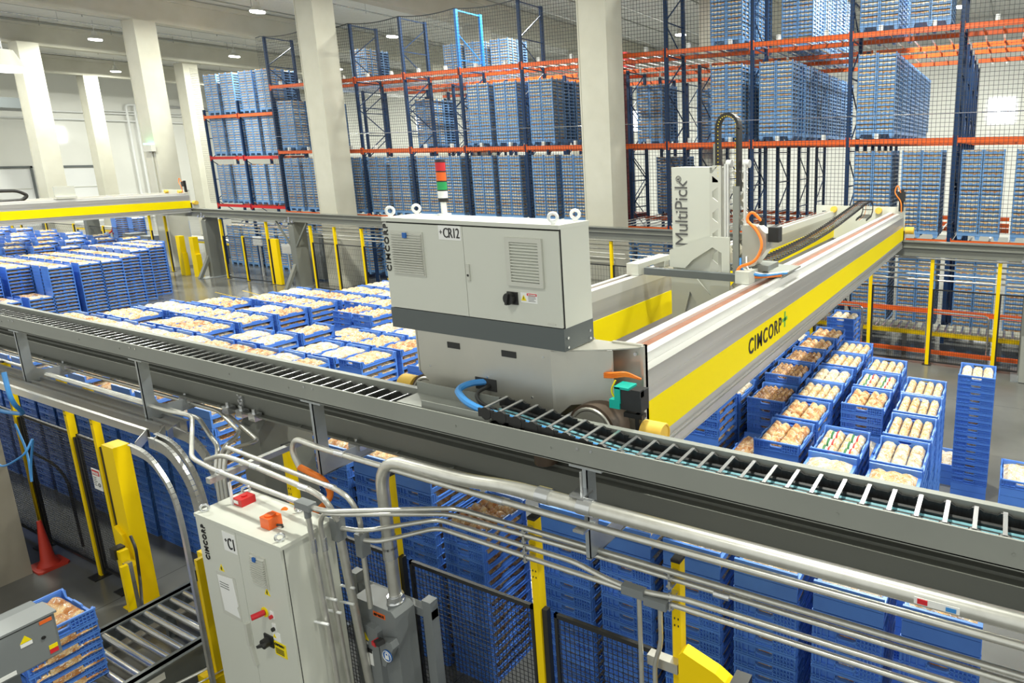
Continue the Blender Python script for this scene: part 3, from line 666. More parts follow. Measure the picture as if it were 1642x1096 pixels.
for i in range(200):
    x = -29.2 + i * .13
    if x >= -2.3: break
    if x > -7.0: MB().bar((x, 2.978, 3.252 if x < -3.35 else 3.222), (x, 3.192, 3.252 if x < -3.35 else 3.222), .014, .008).build('rung', CHROME, ch)
    else: m.bar((x, 2.978, 3.25), (x, 3.192, 3.25), .014, .008)
m.build('rungs', CHROME, ch, kind='stuff')
for y, r_, mm, dz in ((3.006, .014, CABB, .020), (3.045, .012, CABT, .004), (3.075, .012, BLK, -.005), (3.105, .012, CABT, -.008), (3.14, .014, BLK, 0)):
    MB().tube([(a, y, b + dz - .012) for a, b in up], r_, 7).build('cable', mm, ch, smooth=True)
MB().tube(fillet([(-3.02, 3.01, 3.325), (-3.25, 3.03, 3.36), (-3.42, 3.12, 3.39), (-3.42, 3.24, 3.40), (-3.3, 3.34, 3.40)], .16), .024, 8).build('cable_loop', CABB, ch, smooth=True)
MB().tube(fillet([(-3.02, 3.07, 3.325), (-3.2, 3.1, 3.34), (-3.3, 3.18, 3.37), (-3.28, 3.32, 3.38)], .1), .014, 8).build('cable_loop', BLK, ch, smooth=True)
MB().box(-3.62, -3.0, 2.982, 2.988, 3.27, 3.33).box(-3.9, -3.02, 3.19, 3.196, 3.27, 3.36).box(-3.9, -3.02, 3.0, 3.2, 3.262, 3.27).build('guide_plate', GREYL, ch)

# ================================================================ bridge cranes
def girder(t, xo, s, name):        # xo outer face, s=+1 outer face looks to +x
    y0, y1 = 3.67, 15.6
    X = lambda a: xo - s * a
    def bx(m, a0, a1, z0, z1, ya=y0, yb=y1): p, q = sorted((X(a0), X(a1))); m.box(p, q, ya, yb, z0, z1)
    m = MB(); bx(m, 0, .35, 2.97, 3.50); bx(m, .0, .35, 2.79, 2.87); bx(m, .02, .33, 2.87, 2.97); bx(m, -.006, .01, 2.79, 2.80); bx(m, -.004, .01, 2.895, 2.905)
    bx(m, -.004, .01, 3.395, 3.402); bx(m, 0, .09, 3.50, 3.525)
    g = m.build(name, ALU, t)
    m = MB(); bx(m, -.003, .002, 2.985, 3.295); m.build('yellow_stripe', YELG, g)
    m = MB(); bx(m, .348, .353, 2.985, 3.295); m.build('yellow_stripe', YELG, g)
    m = MB(); bx(m, .09, .12, 3.50, 3.60); bx(m, .12, .16, 3.50, 3.605); bx(m, .26, .35, 3.50, 3.62); m.build('top_rail', ALUW, g)
    m = MB(); bx(m, .16, .26, 3.50, 3.57); bx(m, .165, .175, 3.57, 3.60); m.build('conductor_channel', ALU, g)
    m = MB(); bx(m, .176, .258, 3.57, 3.592); m.build('conductor_bar', COPPER, g)
    return g
def crane(x0, near, label, org):
    t = thing('bridge_crane', org, label, 'bridge crane')
    g1 = girder(t, x0, 1, 'girder'); g2 = girder(t, x0 - 2.0, -1, 'girder')
    e = MB().box(x0 - 2.1, x0 + .02, 15.6, 15.63, 2.95, 3.755).box(x0 - 2.1, x0 - 1.9, 15.6, 15.9, 2.97, 3.2).box(x0 - .2, x0 + .02, 15.6, 15.9, 2.97, 3.2).build('end_plate', RAL, t)
    for x in (x0 - 1.65, x0 - .58): MB().cyl((x, 15.6, 3.665), (x, 15.48, 3.665), .075, 16).build('buffer', RUB, e, smooth=True)
    MB().cyl((x0 + .02, 15.72, 3.2), (x0 + .22, 15.72, 3.2), .085, 18).build('buffer', RUB, t, smooth=True)
    MB().box(x0 - .12, x0 - .02, 15.5, 15.56, 3.66, 4.15).box(x0 - .16, x0 + .02, 15.44, 15.5, 3.9, 4.12).build('laser_sensor', BLK, t)
    MB().tube(fillet([(x0 - .08, 15.42, 4.1), (x0 - .15, 15.4, 4.3), (x0 - .22, 15.38, 4.1), (x0 - .05, 15.38, 3.9), (x0 - .04, 15.4, 3.65)], .1), .014, 7).build('sensor_cable', CABO, t, smooth=True)
    MB().box(x0 - 1.95, x0 - 1.86, 15.585, 15.6, 3.52, 3.62).build('window_cutout', DARK, e)
    return t, g1, g2
cr, g1, g2 = crane(-2.19, True, 'large yellow and silver bridge crane spanning away from the camera', (-3.2, 3.45, 2.96))
text('CIMCORP', .165, (-2.19 + .004, 5.62, 3.065), (0, 1, 0), (0, 0, 1), INK, g1, 'maker_name', .014, width=1.0)
MB().box(-2.19, -2.183, 6.72, 6.76, 3.08, 3.26).box(-2.19, -2.183, 6.655, 6.825, 3.15, 3.19).build('green_cross', SIGNG, g1)
# carriage at the near end
MB().prism([(-3.98, 3.715), (-2.72, 3.715), (-2.72, 3.30), (-2.80, 3.12), (-3.60, 3.10), (-3.85, 3.28), (-3.98, 3.40)], 3.305, 3.315, 'y').build('front_cover', STEEL, cr)
m = MB()
n0 = len(m.v); m.v += [(-2.72, 3.305, 3.715), (-2.36, 3.50, 3.70), (-2.36, 3.50, 3.34), (-2.46, 3.45, 3.325), (-2.62, 3.36, 3.32), (-2.70, 3.32, 3.25), (-2.72, 3.305, 3.18)]
m.v += [(a + .006, b + .012, c) for a, b, c in m.v[n0:n0 + 7]]
m.f += [tuple(range(n0, n0 + 7)), tuple(reversed(range(n0 + 7, n0 + 14)))] + [(n0 + i, n0 + (i + 1) % 7, n0 + 7 + (i + 1) % 7, n0 + 7 + i) for i in range(7)]; m.m = [0] * len(m.f)
m.build('side_cover', STEEL, cr)
MB().prism([(3.305, 3.715), (3.66, 3.715), (3.66, 3.725), (3.305, 3.725)], -4.0, -2.60, 'x').prism([(-2.72, 3.305), (-2.36, 3.50), (-2.2, 3.62), (-2.2, 3.66), (-2.6, 3.66)], 3.705, 3.713, 'z').prism([(3.305, 3.715), (3.66, 3.715), (3.66, 3.35), (3.42, 3.25), (3.305, 3.40)], -4.0, -3.985, 'x').build('top_cover', STEEL, cr)
MB().box(-4.0, -3.2, 3.40, 3.66, 3.18, 3.70).box(-3.2, -2.75, 3.36, 3.66, 3.18, 3.70).build('carriage_body', DARK, cr)
MB().box(-2.44, -2.17, 3.63, 3.66, 3.05, 3.725).box(-2.19, -2.17, 3.60, 3.66, 3.05, 3.725).build('end_plate', STEEL, cr)
for x, z in ((-2.24, 3.66), (-2.30, 3.38), (-2.26, 3.36), (-2.22, 3.32)): MB().cyl((x, 3.63, z), (x, 3.61, z), .014, 8).build('bolt', CHROME, cr)
for x, z in ((-3.87, 3.45), (-3.55, 3.33), (-3.3, 3.44), (-2.9, 3.35), (-2.78, 3.66)): MB().cyl((x, 3.305, z), (x, 3.30, z), .008, 8).build('bolt', CHROME, cr)
for q in ((-3.67, -3.55, 3.62, 3.665), (-3.15, -3.02, 3.62, 3.665), (-3.42, -3.22, 3.34, 3.43)): MB().box(q[0], q[1], 3.300, 3.306, q[2], q[3]).build('cover_opening', DARK, cr)
MB().box(-4.32, -2.05, 3.34, 3.40, 3.13, 3.2).build('wheel_axle_frame', GREYD, cr)
for x in (-2.45, -3.98):
    wl = MB().cyl((x, 3.36, 3.155), (x, 3.54, 3.155), .195, 36).build('wheel', WHEEL, cr, smooth=True)
    MB().ring((x, 3.355, 3.155), (0, 1, 0), .165, .012, 32, 6).cyl((x, 3.362, 3.155), (x, 3.350, 3.155), .15, 28).build('wheel_rim', STEEL, wl, smooth=True)
    m = MB().cyl((x, 3.352, 3.155), (x, 3.335, 3.155), .07, 20)
    for q in range(8): m.cyl((x + .05 * math.cos(q * .785), 3.34, 3.155 + .05 * math.sin(q * .785)), (x + .05 * math.cos(q * .785), 3.325, 3.155 + .05 * math.sin(q * .785)), .009, 6)
    m.build('hub', CHROME, wl, smooth=True)
for x, s_ in ((-2.08, 1), (-4.20, -1)):
    b_ = MB().cyl((x, 3.44, 3.20), (x + .15 * s_, 3.44, 3.20), .075, 24).ring((x + .15 * s_, 3.44, 3.20), (1, 0, 0), .066, .009, 24, 6).build('buffer', RUB, cr, smooth=True)
    MB().cyl((x, 3.44, 3.2), (x - .03 * s_, 3.44, 3.2), .05, 16).build('buffer_mount', CHROME, b_, smooth=True)
MB().cyl((-2.83, 3.33, 2.87), (-2.83, 3.33, 2.95), .0851, 20).build('guide_roller', WHEEL, cr, smooth=True)
s1 = MB().box(-2.21, -2.05, 3.36, 3.46, 3.36, 3.50).box(-2.12, -2.05, 3.35, 3.40, 3.46, 3.51).build('position_sensor', BLK, cr)
MB().box(-2.29, -2.21, 3.35, 3.46, 3.36, 3.42).box(-2.25, -2.14, 3.352, 3.46, 3.50, 3.515).box(-2.25, -2.205, 3.352, 3.46, 3.40, 3.51).build('teal_housing', TEAL, s1)
MB().box(-2.2, -2.06, 3.38, 3.44, 3.30, 3.33).bar((-2.1, 3.4, 3.33), (-2.1, 3.4, 3.2), .03, .03).build('sensor_mount', BLK, cr)
m = MB()
for q in range(6): m.tube(fillet([(-2.5, 3.5, 3.50 + .012 * (q % 3)), (-2.32, 3.46 + .012 * (q // 3), 3.53 + .014 * (q % 3)), (-2.24, 3.48, 3.55 + .012 * (q % 3)), (-2.18, 3.58, 3.50)], .05), .009, 6)
m.build('orange_cables', CABO, cr, smooth=True)
MB().tube(fillet([(-2.28, 3.42, 3.53), (-2.31, 3.40, 3.46), (-2.27, 3.40, 3.40)], .05), .006, 6).build('sensor_cable', SIGNY, cr, smooth=True)
# control cabinet on the carriage
cx0, cx1, cy0, cy1, cz0, cz1 = -4.235, -2.595, 3.304, 3.633, 3.875, 4.567
cab = MB().box(cx0 + .01, cx1, cy0 + .022, cy1, cz0, cz1 - .02).box(cx0, cx1 + .004, cy0 - .004, cy1 + .004, cz1 - .028, cz1).build('control_cabinet', RAL, cr)
mid = cx0 + .805
for a, b, nm in ((cx0 + .004, mid - .002, 0), (mid + .002, cx1 - .010, 1)): MB().box(a, b, cy0, cy0 + .018, cz0 + .006, cz1 - .040).build('cabinet_door', RAL, cab)
MB().box(cx0 + .02, cx1, cy0 + .018, cy0 + .022, cz0, cz1 - .03).build('door_gap', DARK, cab)
MB().box(cx0, cx1 + .003, cy0 - .002, cy1, 3.72, cz0).build('plinth', PLINTH, cr)
for y, z in ((cy0 + .03, 3.745), (cy1 - .05, 3.745), (cy1 - .05, 3.80), (cy0 + .03, 3.81)): MB().cyl((cx1, y, z), (cx1 + .014, y, z), .010, 8).build('bolt', CHROME, cr)
for x in (cx0 + .05, cx1 - .07):
    for y in (cy0 + .04, cy1 - .05): MB().ring((x, y, cz1 + .045), (-.6, 1, 0), .028, .011, 18, 8).cyl((x, y, cz1), (x, y, cz1 + .02), .016, 10).build('lifting_eye', WHITE, cab, smooth=True)
def vent(x0, x1, z0, z1, y, par, out=.018, n=17, bulge=True):
    m = MB().box(x0, x1, y - .008, y, z0, z1); sp = (z1 - z0 - .02) / n
    for i in range(n):
        z = z0 + .012 + i * sp; b = .010 + (.010 * math.sin(math.pi * (i + .5) / n) if bulge else 0)
        m.prism([(y - .006, z), (y - .006 - b, z + sp * .15), (y - .006 - b, z + sp * .5), (y - .006, z + sp * .78)], x0 + .008 if bulge else x0 + .03, x1 - .008 if bulge else x1 - .03, 'x')
    return m.build('vent_grille', RALD, par)
vent(cx0 + .085, cx0 + .417, cz0 + .265, cz0 + .595, cy0, cab)
MB().box(cx0 + .235, cx0 + .27, cy0 - .03, cy0 - .018, cz0 + .55, cz0 + .588).build('vent_badge', SIGNB, cab)
v = MB(); X0, X1, Z0, Z1 = cx0 + 1.195, cx0 + 1.505, cz0 + .268, cz0 + .597
v.box(X0, X0 + .04, cy0 - .018, cy0, Z0 + .03, Z1 - .03).box(X1 - .03, X1, cy0 - .018, cy0, Z0 + .03, Z1 - .03).box(X0, X1, cy0 - .018, cy0, Z0, Z0 + .03).box(X0, X1, cy0 - .018, cy0, Z1 - .03, Z1).build('vent_frame', RALD, cab)
v = MB()
for i in range(13): z = Z0 + .034 + i * .0207; v.prism([(cy0 - .016, z + .003), (cy0 - .002, z + .014), (cy0 - .002, z + .017), (cy0 - .016, z + .009)], X0 + .03, X1 - .025, 'x')
v.box(X0 + .03, X1 - .025, cy0 - .001, cy0, Z0 + .02, Z1 - .02).build('vent_louvres', RAL, cab)
MB().box(mid + .018, mid + .046, cy0 - .012, cy0, cz0 + .272, cz0 + .388).build('door_latch', RALD, cab)
MB().cyl((mid + .032, cy0 - .012, cz0 + .31), (mid + .032, cy0 - .014, cz0 + .31), .009, 12).build('latch_key', INK, cab)
sx = cx0 + 1.215
sw = MB().box(sx - .035, sx + .055, cy0 - .012, cy0, cz0 + .135, cz0 + .222).cyl((sx - .0, cy0 - .012, cz0 + .178), (sx, cy0 - .045, cz0 + .178), .042, 20).bar((sx - .008, cy0 - .05, cz0 + .14), (sx + .008, cy0 - .05, cz0 + .216), .018, .022, (0, 1, 0)).build('main_switch', BLK, cab)
lb = MB().box(sx + .080, sx + .222, cy0 - .003, cy0, cz0 + .155, cz0 + .225).build('warning_label', PAPER, cab)
def tri(m, cx, cz, s, y): return m.prism([(cx - s, cz - s * .8), (cx + s, cz - s * .8), (cx, cz + s)], y - .002, y, 'y')
tri(MB(), sx + .106, cz0 + .187, .022, cy0 - .003).build('warning_triangle', SIGNY, cab)
MB().prism([(sx + .105, cz0 + .200), (sx + .111, cz0 + .190), (sx + .107, cz0 + .190), (sx + .110, cz0 + .176), (sx + .101, cz0 + .187), (sx + .106, cz0 + .187)], cy0 - .007, cy0 - .005, 'y').build('warning_bolt', INK, cab)
MB().box(sx + .135, sx + .218, cy0 - .005, cy0 - .003, cz0 + .206, cz0 + .222).build('red_header', SIGNR, cab)
text('WARNING', .009, (sx + .147, cy0 - .0055, cz0 + .2095), (1, 0, 0), (0, 0, 1), PAPER, cab, 'label_text', .01)
for q in range(4): MB().box(sx + .145, sx + .145 + (.06, .065, .05, .06)[q], cy0 - .005, cy0 - .003, cz0 + .198 - q * .010, cz0 + .2005 - q * .010).build('label_line', INKG, cab)
lp = MB().box(cx0 + .578, cx0 + .790, cy0 - .003, cy0, cz0 + .552, cz0 + .654).build('name_plate', PAPER, cab)
text('CR12', .070, (cx0 + .628, cy0 - .004, cz0 + .568), (1, 0, 0), (0, 0, 1), INK, cab, 'cabinet_number', -.006, width=.152)
MB().box(cx0 + .589, cx0 + .615, cy0 - .006, cy0 - .003, cz0 + .605, cz0 + .609).box(cx0 + .600, cx0 + .604, cy0 - .006, cy0 - .003, cz0 + .593, cz0 + .621).build('plus_sign', INK, cab)
text('CIMCORP', .046, (cx0 + .056, cy0 - .002, cz0 + .285), (0, 0, 1), (-1, 0, 0), INK, cab, 'maker_name', .014, width=.36)
MB().box(cx1 - .13, cx1 - .06, cy0 - .003, cy0, cz0 + .02, cz0 + .032).build('small_maker_plate', RALD, cab)
# signal light
sl = MB().cyl((cx0 + .33, 3.60, cz1), (cx0 + .33, 3.60, cz1 + .10), .022, 12).cyl((cx0 + .33, 3.60, cz1), (cx0 + .33, 3.60, cz1 + .012), .05, 16).build('signal_light', WHITE, cr, smooth=True)
zz = cz1 + .10
for nm, h, mm in (('black_base', .03, BLK), ('clear_lens', .055, WHITE), ('green_lens', .062, GREEN), ('amber_lens', .066, ORANGE), ('red_lens', .066, SIGNR), ('black_cap', .012, BLK)):
    MB().cyl((cx0 + .33, 3.60, zz + .001), (cx0 + .33, 3.60, zz + h - .001), .036, 18).build(nm, mm, sl, smooth=True); zz += h
    if 'lens' in nm: MB().cyl((cx0 + .33, 3.60, zz - .001), (cx0 + .33, 3.60, zz + .007), .037, 18).build('black_ring', BLK, sl, smooth=True); zz += .007
# second bridge at left
c2, h1, h2 = crane(-31.9, False, 'second yellow and silver bridge crane at the left edge', (-32.9, 3.45, 2.96))

bc2 = thing('cable_chain', (-33.0, 10.2, 3.6), 'black cable chain arc on the second bridge at the left edge', 'cable chain')
MB().tube(fillet([(-32.6, 8.6, 3.78), (-32.6, 9.9, 4.0), (-32.6, 10.5, 3.98), (-32.6, 10.75, 3.80), (-32.6, 10.6, 3.64), (-32.6, 9.6, 3.60)], .25), .06, 8).build('chain_links', BLK, bc2, smooth=True)
tag(MB().box(-32.2, -31.95, 11.3, 11.9, 3.63, 3.72).box(-32.1, -32.04, 11.3, 11.9, 3.72, 4.1).build('reflector_plate', RAL), 'square light grey reflector plate standing on the second bridge', 'plate')

# ================================================================ picking robot riding on the bridge
pk = thing('picking_robot', (-3.2, 6.5, 3.62), 'light grey MultiPick picking robot standing between the two girders', 'robot')
arm = MB().box(-3.80, -2.62, 6.38, 6.46, 3.63, 3.71).build('cross_arm', GREYD, pk)
MB().box(-3.80, -2.62, 7.0, 7.08, 3.63, 3.71).build('cross_arm', GREYD, pk)
for x in (-4.0, -2.62):
    MB().box(x, x + .16, 6.32, 6.50, 3.625, 3.76).box(x, x + .16, 6.96, 7.12, 3.625, 3.76).box(x, x + .16, 6.5, 6.96, 3.70, 3.76).build('end_truck', RAL, pk)
for x in (-3.95, -2.48):
    for q in range(5): MB().cyl((x - .03, 6.52 + q * .09, 3.76), (x - .03, 6.52 + q * .09, 3.775), .012, 6).build('bolt', CHROME, pk)
bx0, bx1 = -3.50, -3.02
tw = MB().box(bx0, bx1, 6.55, 6.95, 2.95, 4.865).build('lift_column_cover', RAL, pk)
text('MultiPick', .16, (bx0 + .20, 6.548, 3.98), (0, 0, 1), (-1, 0, 0), INKG, tw, 'model_name', -.004, width=.74)
t_ = MB().ring((bx0 + .09, 6.547, 4.735), (0, 1, 0), .032, .0035, 20, 5).build('registered_mark_ring', INKG, tw)
text('R', .035, (bx0 + .107, 6.547, 4.72), (0, 0, 1), (-1, 0, 0), INKG, tw, 'registered_mark', 0)
m = MB()
P0 = [(bx1, 3.0), (bx1 + .135, 3.0), (bx1 + .135, 4.885), (bx1 + .10, 4.90), (bx1, 4.86)]
m.box(bx1, bx1 + .035, 6.54, 6.552, 3.0, 4.80).box(bx1 + .105, bx1 + .14, 6.54, 6.552, 3.0, 4.885)
for q in range(8):
    z = 3.04 + q * .235; m.box(bx1 + .035, bx1 + .105, 6.54, 6.552, z - .035, z + .035)
    m.prism([(bx1 + .035, z + .035), (bx1 + .105, z + .035), (bx1 + .035, z + .085)], 6.54, 6.552, 'y').prism([(bx1 + .035, z + .20), (bx1 + .105, z + .20), (bx1 + .035, z + .15)], 6.54, 6.552, 'y')
m.prism([(bx1 + .035, 4.80), (bx1 + .105, 4.885), (bx1 + .105, 4.70), (bx1 + .035, 4.70)], 6.54, 6.552, 'y')
m.box(bx1 + .13, bx1 + .14, 6.552, 6.70, 3.0, 4.86)
m.build('perforated_side_plate', RALD, pk)
m = MB()
for x in (bx1 + .17, bx1 + .20, bx1 + .40): m.box(x, x + .022, 6.56, 6.60, 3.2, 4.90)
m.cyl((bx1 + .18, 6.62, 4.9), (bx1 + .24, 6.62, 4.9), .045, 14).cyl((bx1 + .38, 6.62, 4.9), (bx1 + .45, 6.62, 4.9), .045, 14)
m.build('belt_drive', ALUW, pk, smooth=True)
m = MB()
for q in range(7):
    z = 3.3 + q * .22; m.bar((bx1 + .24, 6.64, z), (bx1 + .40, 6.64, z + .2), .03, .04).bar((bx1 + .40, 6.66, z), (bx1 + .24, 6.66, z + .2), .03, .04)
m.build('lift_mast_lattice', STEEL, pk)
MB().box(bx1 + .29, bx1 + .36, 6.52, 6.56, 3.65, 4.66).box(bx1 + .03, bx1 + .07, 6.58, 6.64, 4.86, 5.12).build('chain_guide', GREYL, pk)
arc = [(bx1 + .085, 6.60, z) for z in (4.75, 4.9, 5.1, 5.27)] + [(bx1 + .21 - .125 * math.cos(a), 6.60, 5.29 + .14 * math.sin(a)) for a in np.linspace(.15, math.pi - .15, 12)] + [(bx1 + .335, 6.59, z) for z in (5.27, 5.1, 4.9, 4.7, 4.6)]
m = MB()
for a, b in zip(arc[:-1], arc[1:]): m.bar(a, b, .10, .035, (0, 1, 0)) if False else m.bar((a[0], a[1], a[2]), (b[0], b[1], b[2]), .03, .11, (0, 1, 0))
m.build('vertical_cable_chain', BLK, pk)
m = MB(); L_ = 0
for a, b in zip(arc[:-1], arc[1:]):
    a = Vector(a); b = Vector(b); n_ = max(1, int((b - a).length / .035))
    for q in range(n_): p = a.lerp(b, (q + .5) / n_); c0 = Vector((bx1 + .21, 6.6, min(p.z, 5.29))); u = (c0 - p).normalized(); m.bar(p + u * .016 + Vector((0, -.056, 0)), p + u * .024 + Vector((0, -.056, 0)), .012, .008)
m.build('chain_rungs', SIGNY, pk)
MB().prism([(bx0 - .02, 3.72), (bx0 - .02, 3.92), (bx1 + .02, 4.10), (bx1 + .26, 4.10), (bx1 + .26, 3.70), (bx1 + .16, 3.70), (bx1 + .16, 3.92), (bx1 + .05, 3.98), (bx0 + .28, 3.82), (bx0 + .18, 3.72)], 6.50, 6.52, 'y').build('front_bracket', RAL, pk)
MB().prism([(bx0 - .0, 3.64), (bx0 + .30, 3.64), (bx1 + .02, 3.42), (bx1 + .02, 3.64), (bx1 + .26, 3.64), (bx1 + .26, 3.0), (bx1 + .04, 3.0), (bx0 + .24, 3.45), (bx0 + .1, 2.95), (bx0, 2.95)], 6.50, 6.52, 'y').build('lower_bracket', RAL, pk)
MB().prism([(bx1 + .40, 3.75), (bx1 + .40, 4.24), (bx1 + .56, 4.24), (bx1 + .68, 4.16), (bx1 + .68, 3.98), (bx1 + .55, 3.80)], 6.52, 6.72, 'y').build('drive_housing', STEEL, pk)
MB().box(bx1 + .68, bx1 + .80, 6.58, 6.70, 4.06, 4.22).cyl((bx1 + .60, 6.60, 4.24), (bx1 + .60, 6.60, 4.31), .03, 12).build('drive_motor', BLK, pk)
MB().tube(fillet([(bx1 + .60, 6.58, 4.29), (bx1 + .50, 6.55, 4.40), (bx1 + .44, 6.53, 4.30), (bx1 + .58, 6.50, 4.20), (bx1 + .67, 6.46, 4.05), (bx1 + .60, 6.42, 3.86), (bx1 + .42, 6.40, 3.80), (bx1 + .38, 6.40, 3.72), (bx1 + .55, 6.5, 3.67), (bx1 + .80, 6.7, 3.68)], .09), .017, 8).build('orange_cable', CABO, pk, smooth=True)
MB().tube(fillet([(bx1 + .40, 6.48, 3.88), (bx1 + .42, 6.42, 3.76), (bx1 + .60, 6.5, 3.69), (bx1 + .85, 6.75, 3.70)], .09), .014, 8).build('blue_cable', CABB, pk, smooth=True)
MB().tube(fillet([(bx1 + .46, 6.50, 3.90), (bx1 + .48, 6.46, 3.76), (bx1 + .62, 6.55, 3.70), (bx1 + .85, 6.8, 3.71)], .09), .010, 8).build('white_cable', WHITE, pk, smooth=True)
MB().box(bx1 + .46, bx1 + .68, 6.6, 6.95, 3.73, 3.79).box(bx1 + .50, bx1 + .78, 6.9, 7.5, 3.64, 3.66).build('cable_plate', GREYL, pk)
# cable chain on the bridge
bc = thing('cable_chain', (-2.5, 9, 3.6), 'black cable chain curving up towards the far end of the bridge', 'cable chain')
pts = [(7.3, 3.665), (8.0, 3.67), (8.8, 3.68), (9.6, 3.70), (10.4, 3.74), (11.1, 3.79), (11.8, 3.85), (12.5, 3.91), (13.1, 3.965), (13.6, 4.0), (13.9, 3.98), (14.05, 3.9), (14.05, 3.78), (13.9, 3.68), (13.4, 3.64)]
m = MB()
for x in (-2.84, -2.63):
    for a, b in zip(pts[:-1], pts[1:]): m.bar((x, a[0], a[1]), (x, b[0], b[1]), .014, .036)
m.build('side_links', BLK, bc)
m = MB()
for a, b in zip(pts[:-1], pts[1:]):
    n_ = max(1, int(math.hypot(b[0] - a[0], b[1] - a[1]) / .11))
    for q in range(n_): y = a[0] + (b[0] - a[0]) * q / n_; z = a[1] + (b[1] - a[1]) * q / n_; MB().bar((-2.85, y, z + .026), (-2.62, y, z + .026), .034, .012).build('rung', BLK, bc)
for x, mm in ((-2.78, CABO), (-2.74, WHITE), (-2.70, WHITE)): MB().tube([(x, a, b) for a, b in pts], .006, 6).build('cable', mm, bc, smooth=True)

# ================================================================ near safety fence
def post(m_t, x, y, z1, par, lamps=True, two=True):
    MB().box(x - .03, x + .03, y - .035, y + .035, 0, z1 - .02).build('post', YEL, par)
    p = [o for o in par.children if o.name.startswith('post')][-1]
    MB().box(x - .032, x + .032, y - .037, y + .037, z1 - .02, z1).build('post_cap', BLK, p)
    if two: MB().box(x + .031, x + .075, y - .02, y + .02, .03, 1.83).build('hinge_strip', BLK, p)
    MB().box(x - .09, x + .09, y - .12, y + .05, 0, .012).build('post_foot', BLK, p)
    m = MB()
    for z in (z1 - .42, z1 - .47, z1 - .72, z1 - .77):
        if z > 1.9:
            for dx in (-.012, .014): m.box(x + dx - .004, x + dx + .004, y - .037, y - .034, z, z + .014)
    if m.v: m.build('slot_holes', INK, p)
def panel(par, x0, x1, y, z0, z1, sp, wr, rail=BLK, th=.0018):
    fr_ = MB().box(x0, x1, y - .012, y + .012, z1 - .03, z1).box(x0, x1, y - .012, y + .012, z0, z0 + .03).box(x0, x0 + .025, y - .012, y + .012, z0, z1).box(x1 - .025, x1, y - .012, y + .012, z0, z1).build('panel_frame', rail, par)
    m = MB(); x = x0
    while x < x1: m.box(x - th, x + th, y, y + .004, z0, z1); x += sp
    z = z0
    while z < z1: m.box(x0, x1, y - .003, y, z - th, z + th); z += wr
    m.build('wire_mesh', BLKW, fr_)
nf = thing('safety_fence', (-2.5, 3.15, 0), 'near safety fence of black mesh with tall yellow posts, right of the grey cabinet', 'fence')
NP = [-5.56, -4.28, -2.82, -1.69]
for x in NP: post(None, x, 3.15, 2.55, nf)
for a, b in ((-5.5, -4.31), (-4.17, -2.85), (-2.72, -1.83), (-1.1, 1.5)): panel(nf, a + .03, b - .03, 3.15, .1, 1.82, .04, .04)
gl = MB().prism([(-1.63, 1.97), (-1.60, 2.0), (-1.38, 1.93), (-1.26, 1.86), (-1.26, 1.5), (-1.63, 1.5)], 3.02, 3.1, 'y').build('gate_latch', YEL, nf)
MB().ring((-1.45, 3.01, 1.78), (0, 1, 0), .04, .006, 20, 6).build('latch_emblem', YEL, gl, smooth=True)
MB().box(-1.28, -1.18, 3.0, 3.12, 1.7, 1.92).build('latch_bolt', BLK, gl)
lf = thing('safety_fence', (-10.5, 3.15, 0), 'near safety fence at left beside the traffic cone', 'fence')
for x in (-11.18, -9.72, -9.1): post(None, x, 3.15, 2.57, lf)
for a, b in ((-12.9, -11.26), (-11.08, -9.8), (-9.62, -9.15)): panel(lf, a, b, 3.15, .1, 1.88, .034, .034, th=.0015)
dl = MB().box(-9.36, -9.17, 3.12, 3.126, 1.26, 1.52).build('danger_sign', PAPER, lf)
MB().box(-9.345, -9.185, 3.117, 3.12, 1.445, 1.505).build('red_header', SIGNR, dl)
text('DANGER', .032, (-9.335, 3.116, 1.458), (1, 0, 0), (0, 0, 1), PAPER, dl, 'sign_text', .01, width=.14)
for q in range(5): MB().box(-9.34, -9.34 + (.07, .06, .08, .05, .06)[q], 3.117, 3.12, 1.41 - q * .025, 1.416 - q * .025).build('sign_line', INKG, dl)
MB().ring((-9.22, 3.117, 1.33), (0, 1, 0), .022, .003, 16, 4).build('sign_ring', INK, dl)
# ---------------------------------------------------------------- light curtain column and mirror posts
lc_ = thing('light_curtain_column', (-8.66, 3.1, 0), 'thick yellow box column at the conveyor opening', 'column')
MB().box(-8.70, -8.46, 3.02, 3.17, .0, 1.98).build('column_box', YEL, lc_)
MB().prism([(-8.70, 1.02), (-8.55, .95), (-8.50, .72), (-8.44, .60), (-8.44, .05), (-8.66, .05)], 2.98, 3.02, 'y').box(-8.76, -8.40, 2.94, 3.22, 0, .015).build('cover_plate', YEL, lc_)
MB().box(-8.36, -8.28, 2.84, 2.92, .12, .90).box(-8.18, -8.13, 2.78, 2.84, .12, .80).build('swing_arm', YEL, lc_)
for q in ((-8.44, -8.34, 2.82, 2.92, .80, .92), (-8.06, -7.94, 2.74, 2.84, .20, .30)): MB().box(*q).build('rubber_end', BLK, lc_)
MB().box(-8.26, -8.2, 2.84, 2.90, .2, .78).build('gas_spring', CHROME, lc_)
MB().tube(fillet([(-8.34, 2.98, 1.0), (-8.22, 2.96, .9), (-8.24, 2.95, .55), (-8.12, 2.9, .5), (-7.95, 2.82, .4), (-7.92, 2.8, .15)], .1), .014, 7).build('black_cable', BLK, lc_, smooth=True)
tag(MB().cyl((-6.34, 2.66, .35), (-6.34, 2.66, 1.30), .04, 14).mt(1).cyl((-6.34, 2.66, 1.30), (-6.34, 2.66, 1.41), .045, 14).mt(0).box(-6.29, -6.25, 2.64, 2.70, .3, 1.52).box(-6.50, -6.30, 2.76, 2.88, 1.40, 1.47).box(-6.42, -6.2, 2.56, 2.78, 0, .35).build('sensor_post', [YEL, BLK]), 'yellow sensor post with black cap left of the grey cabinet', 'post')
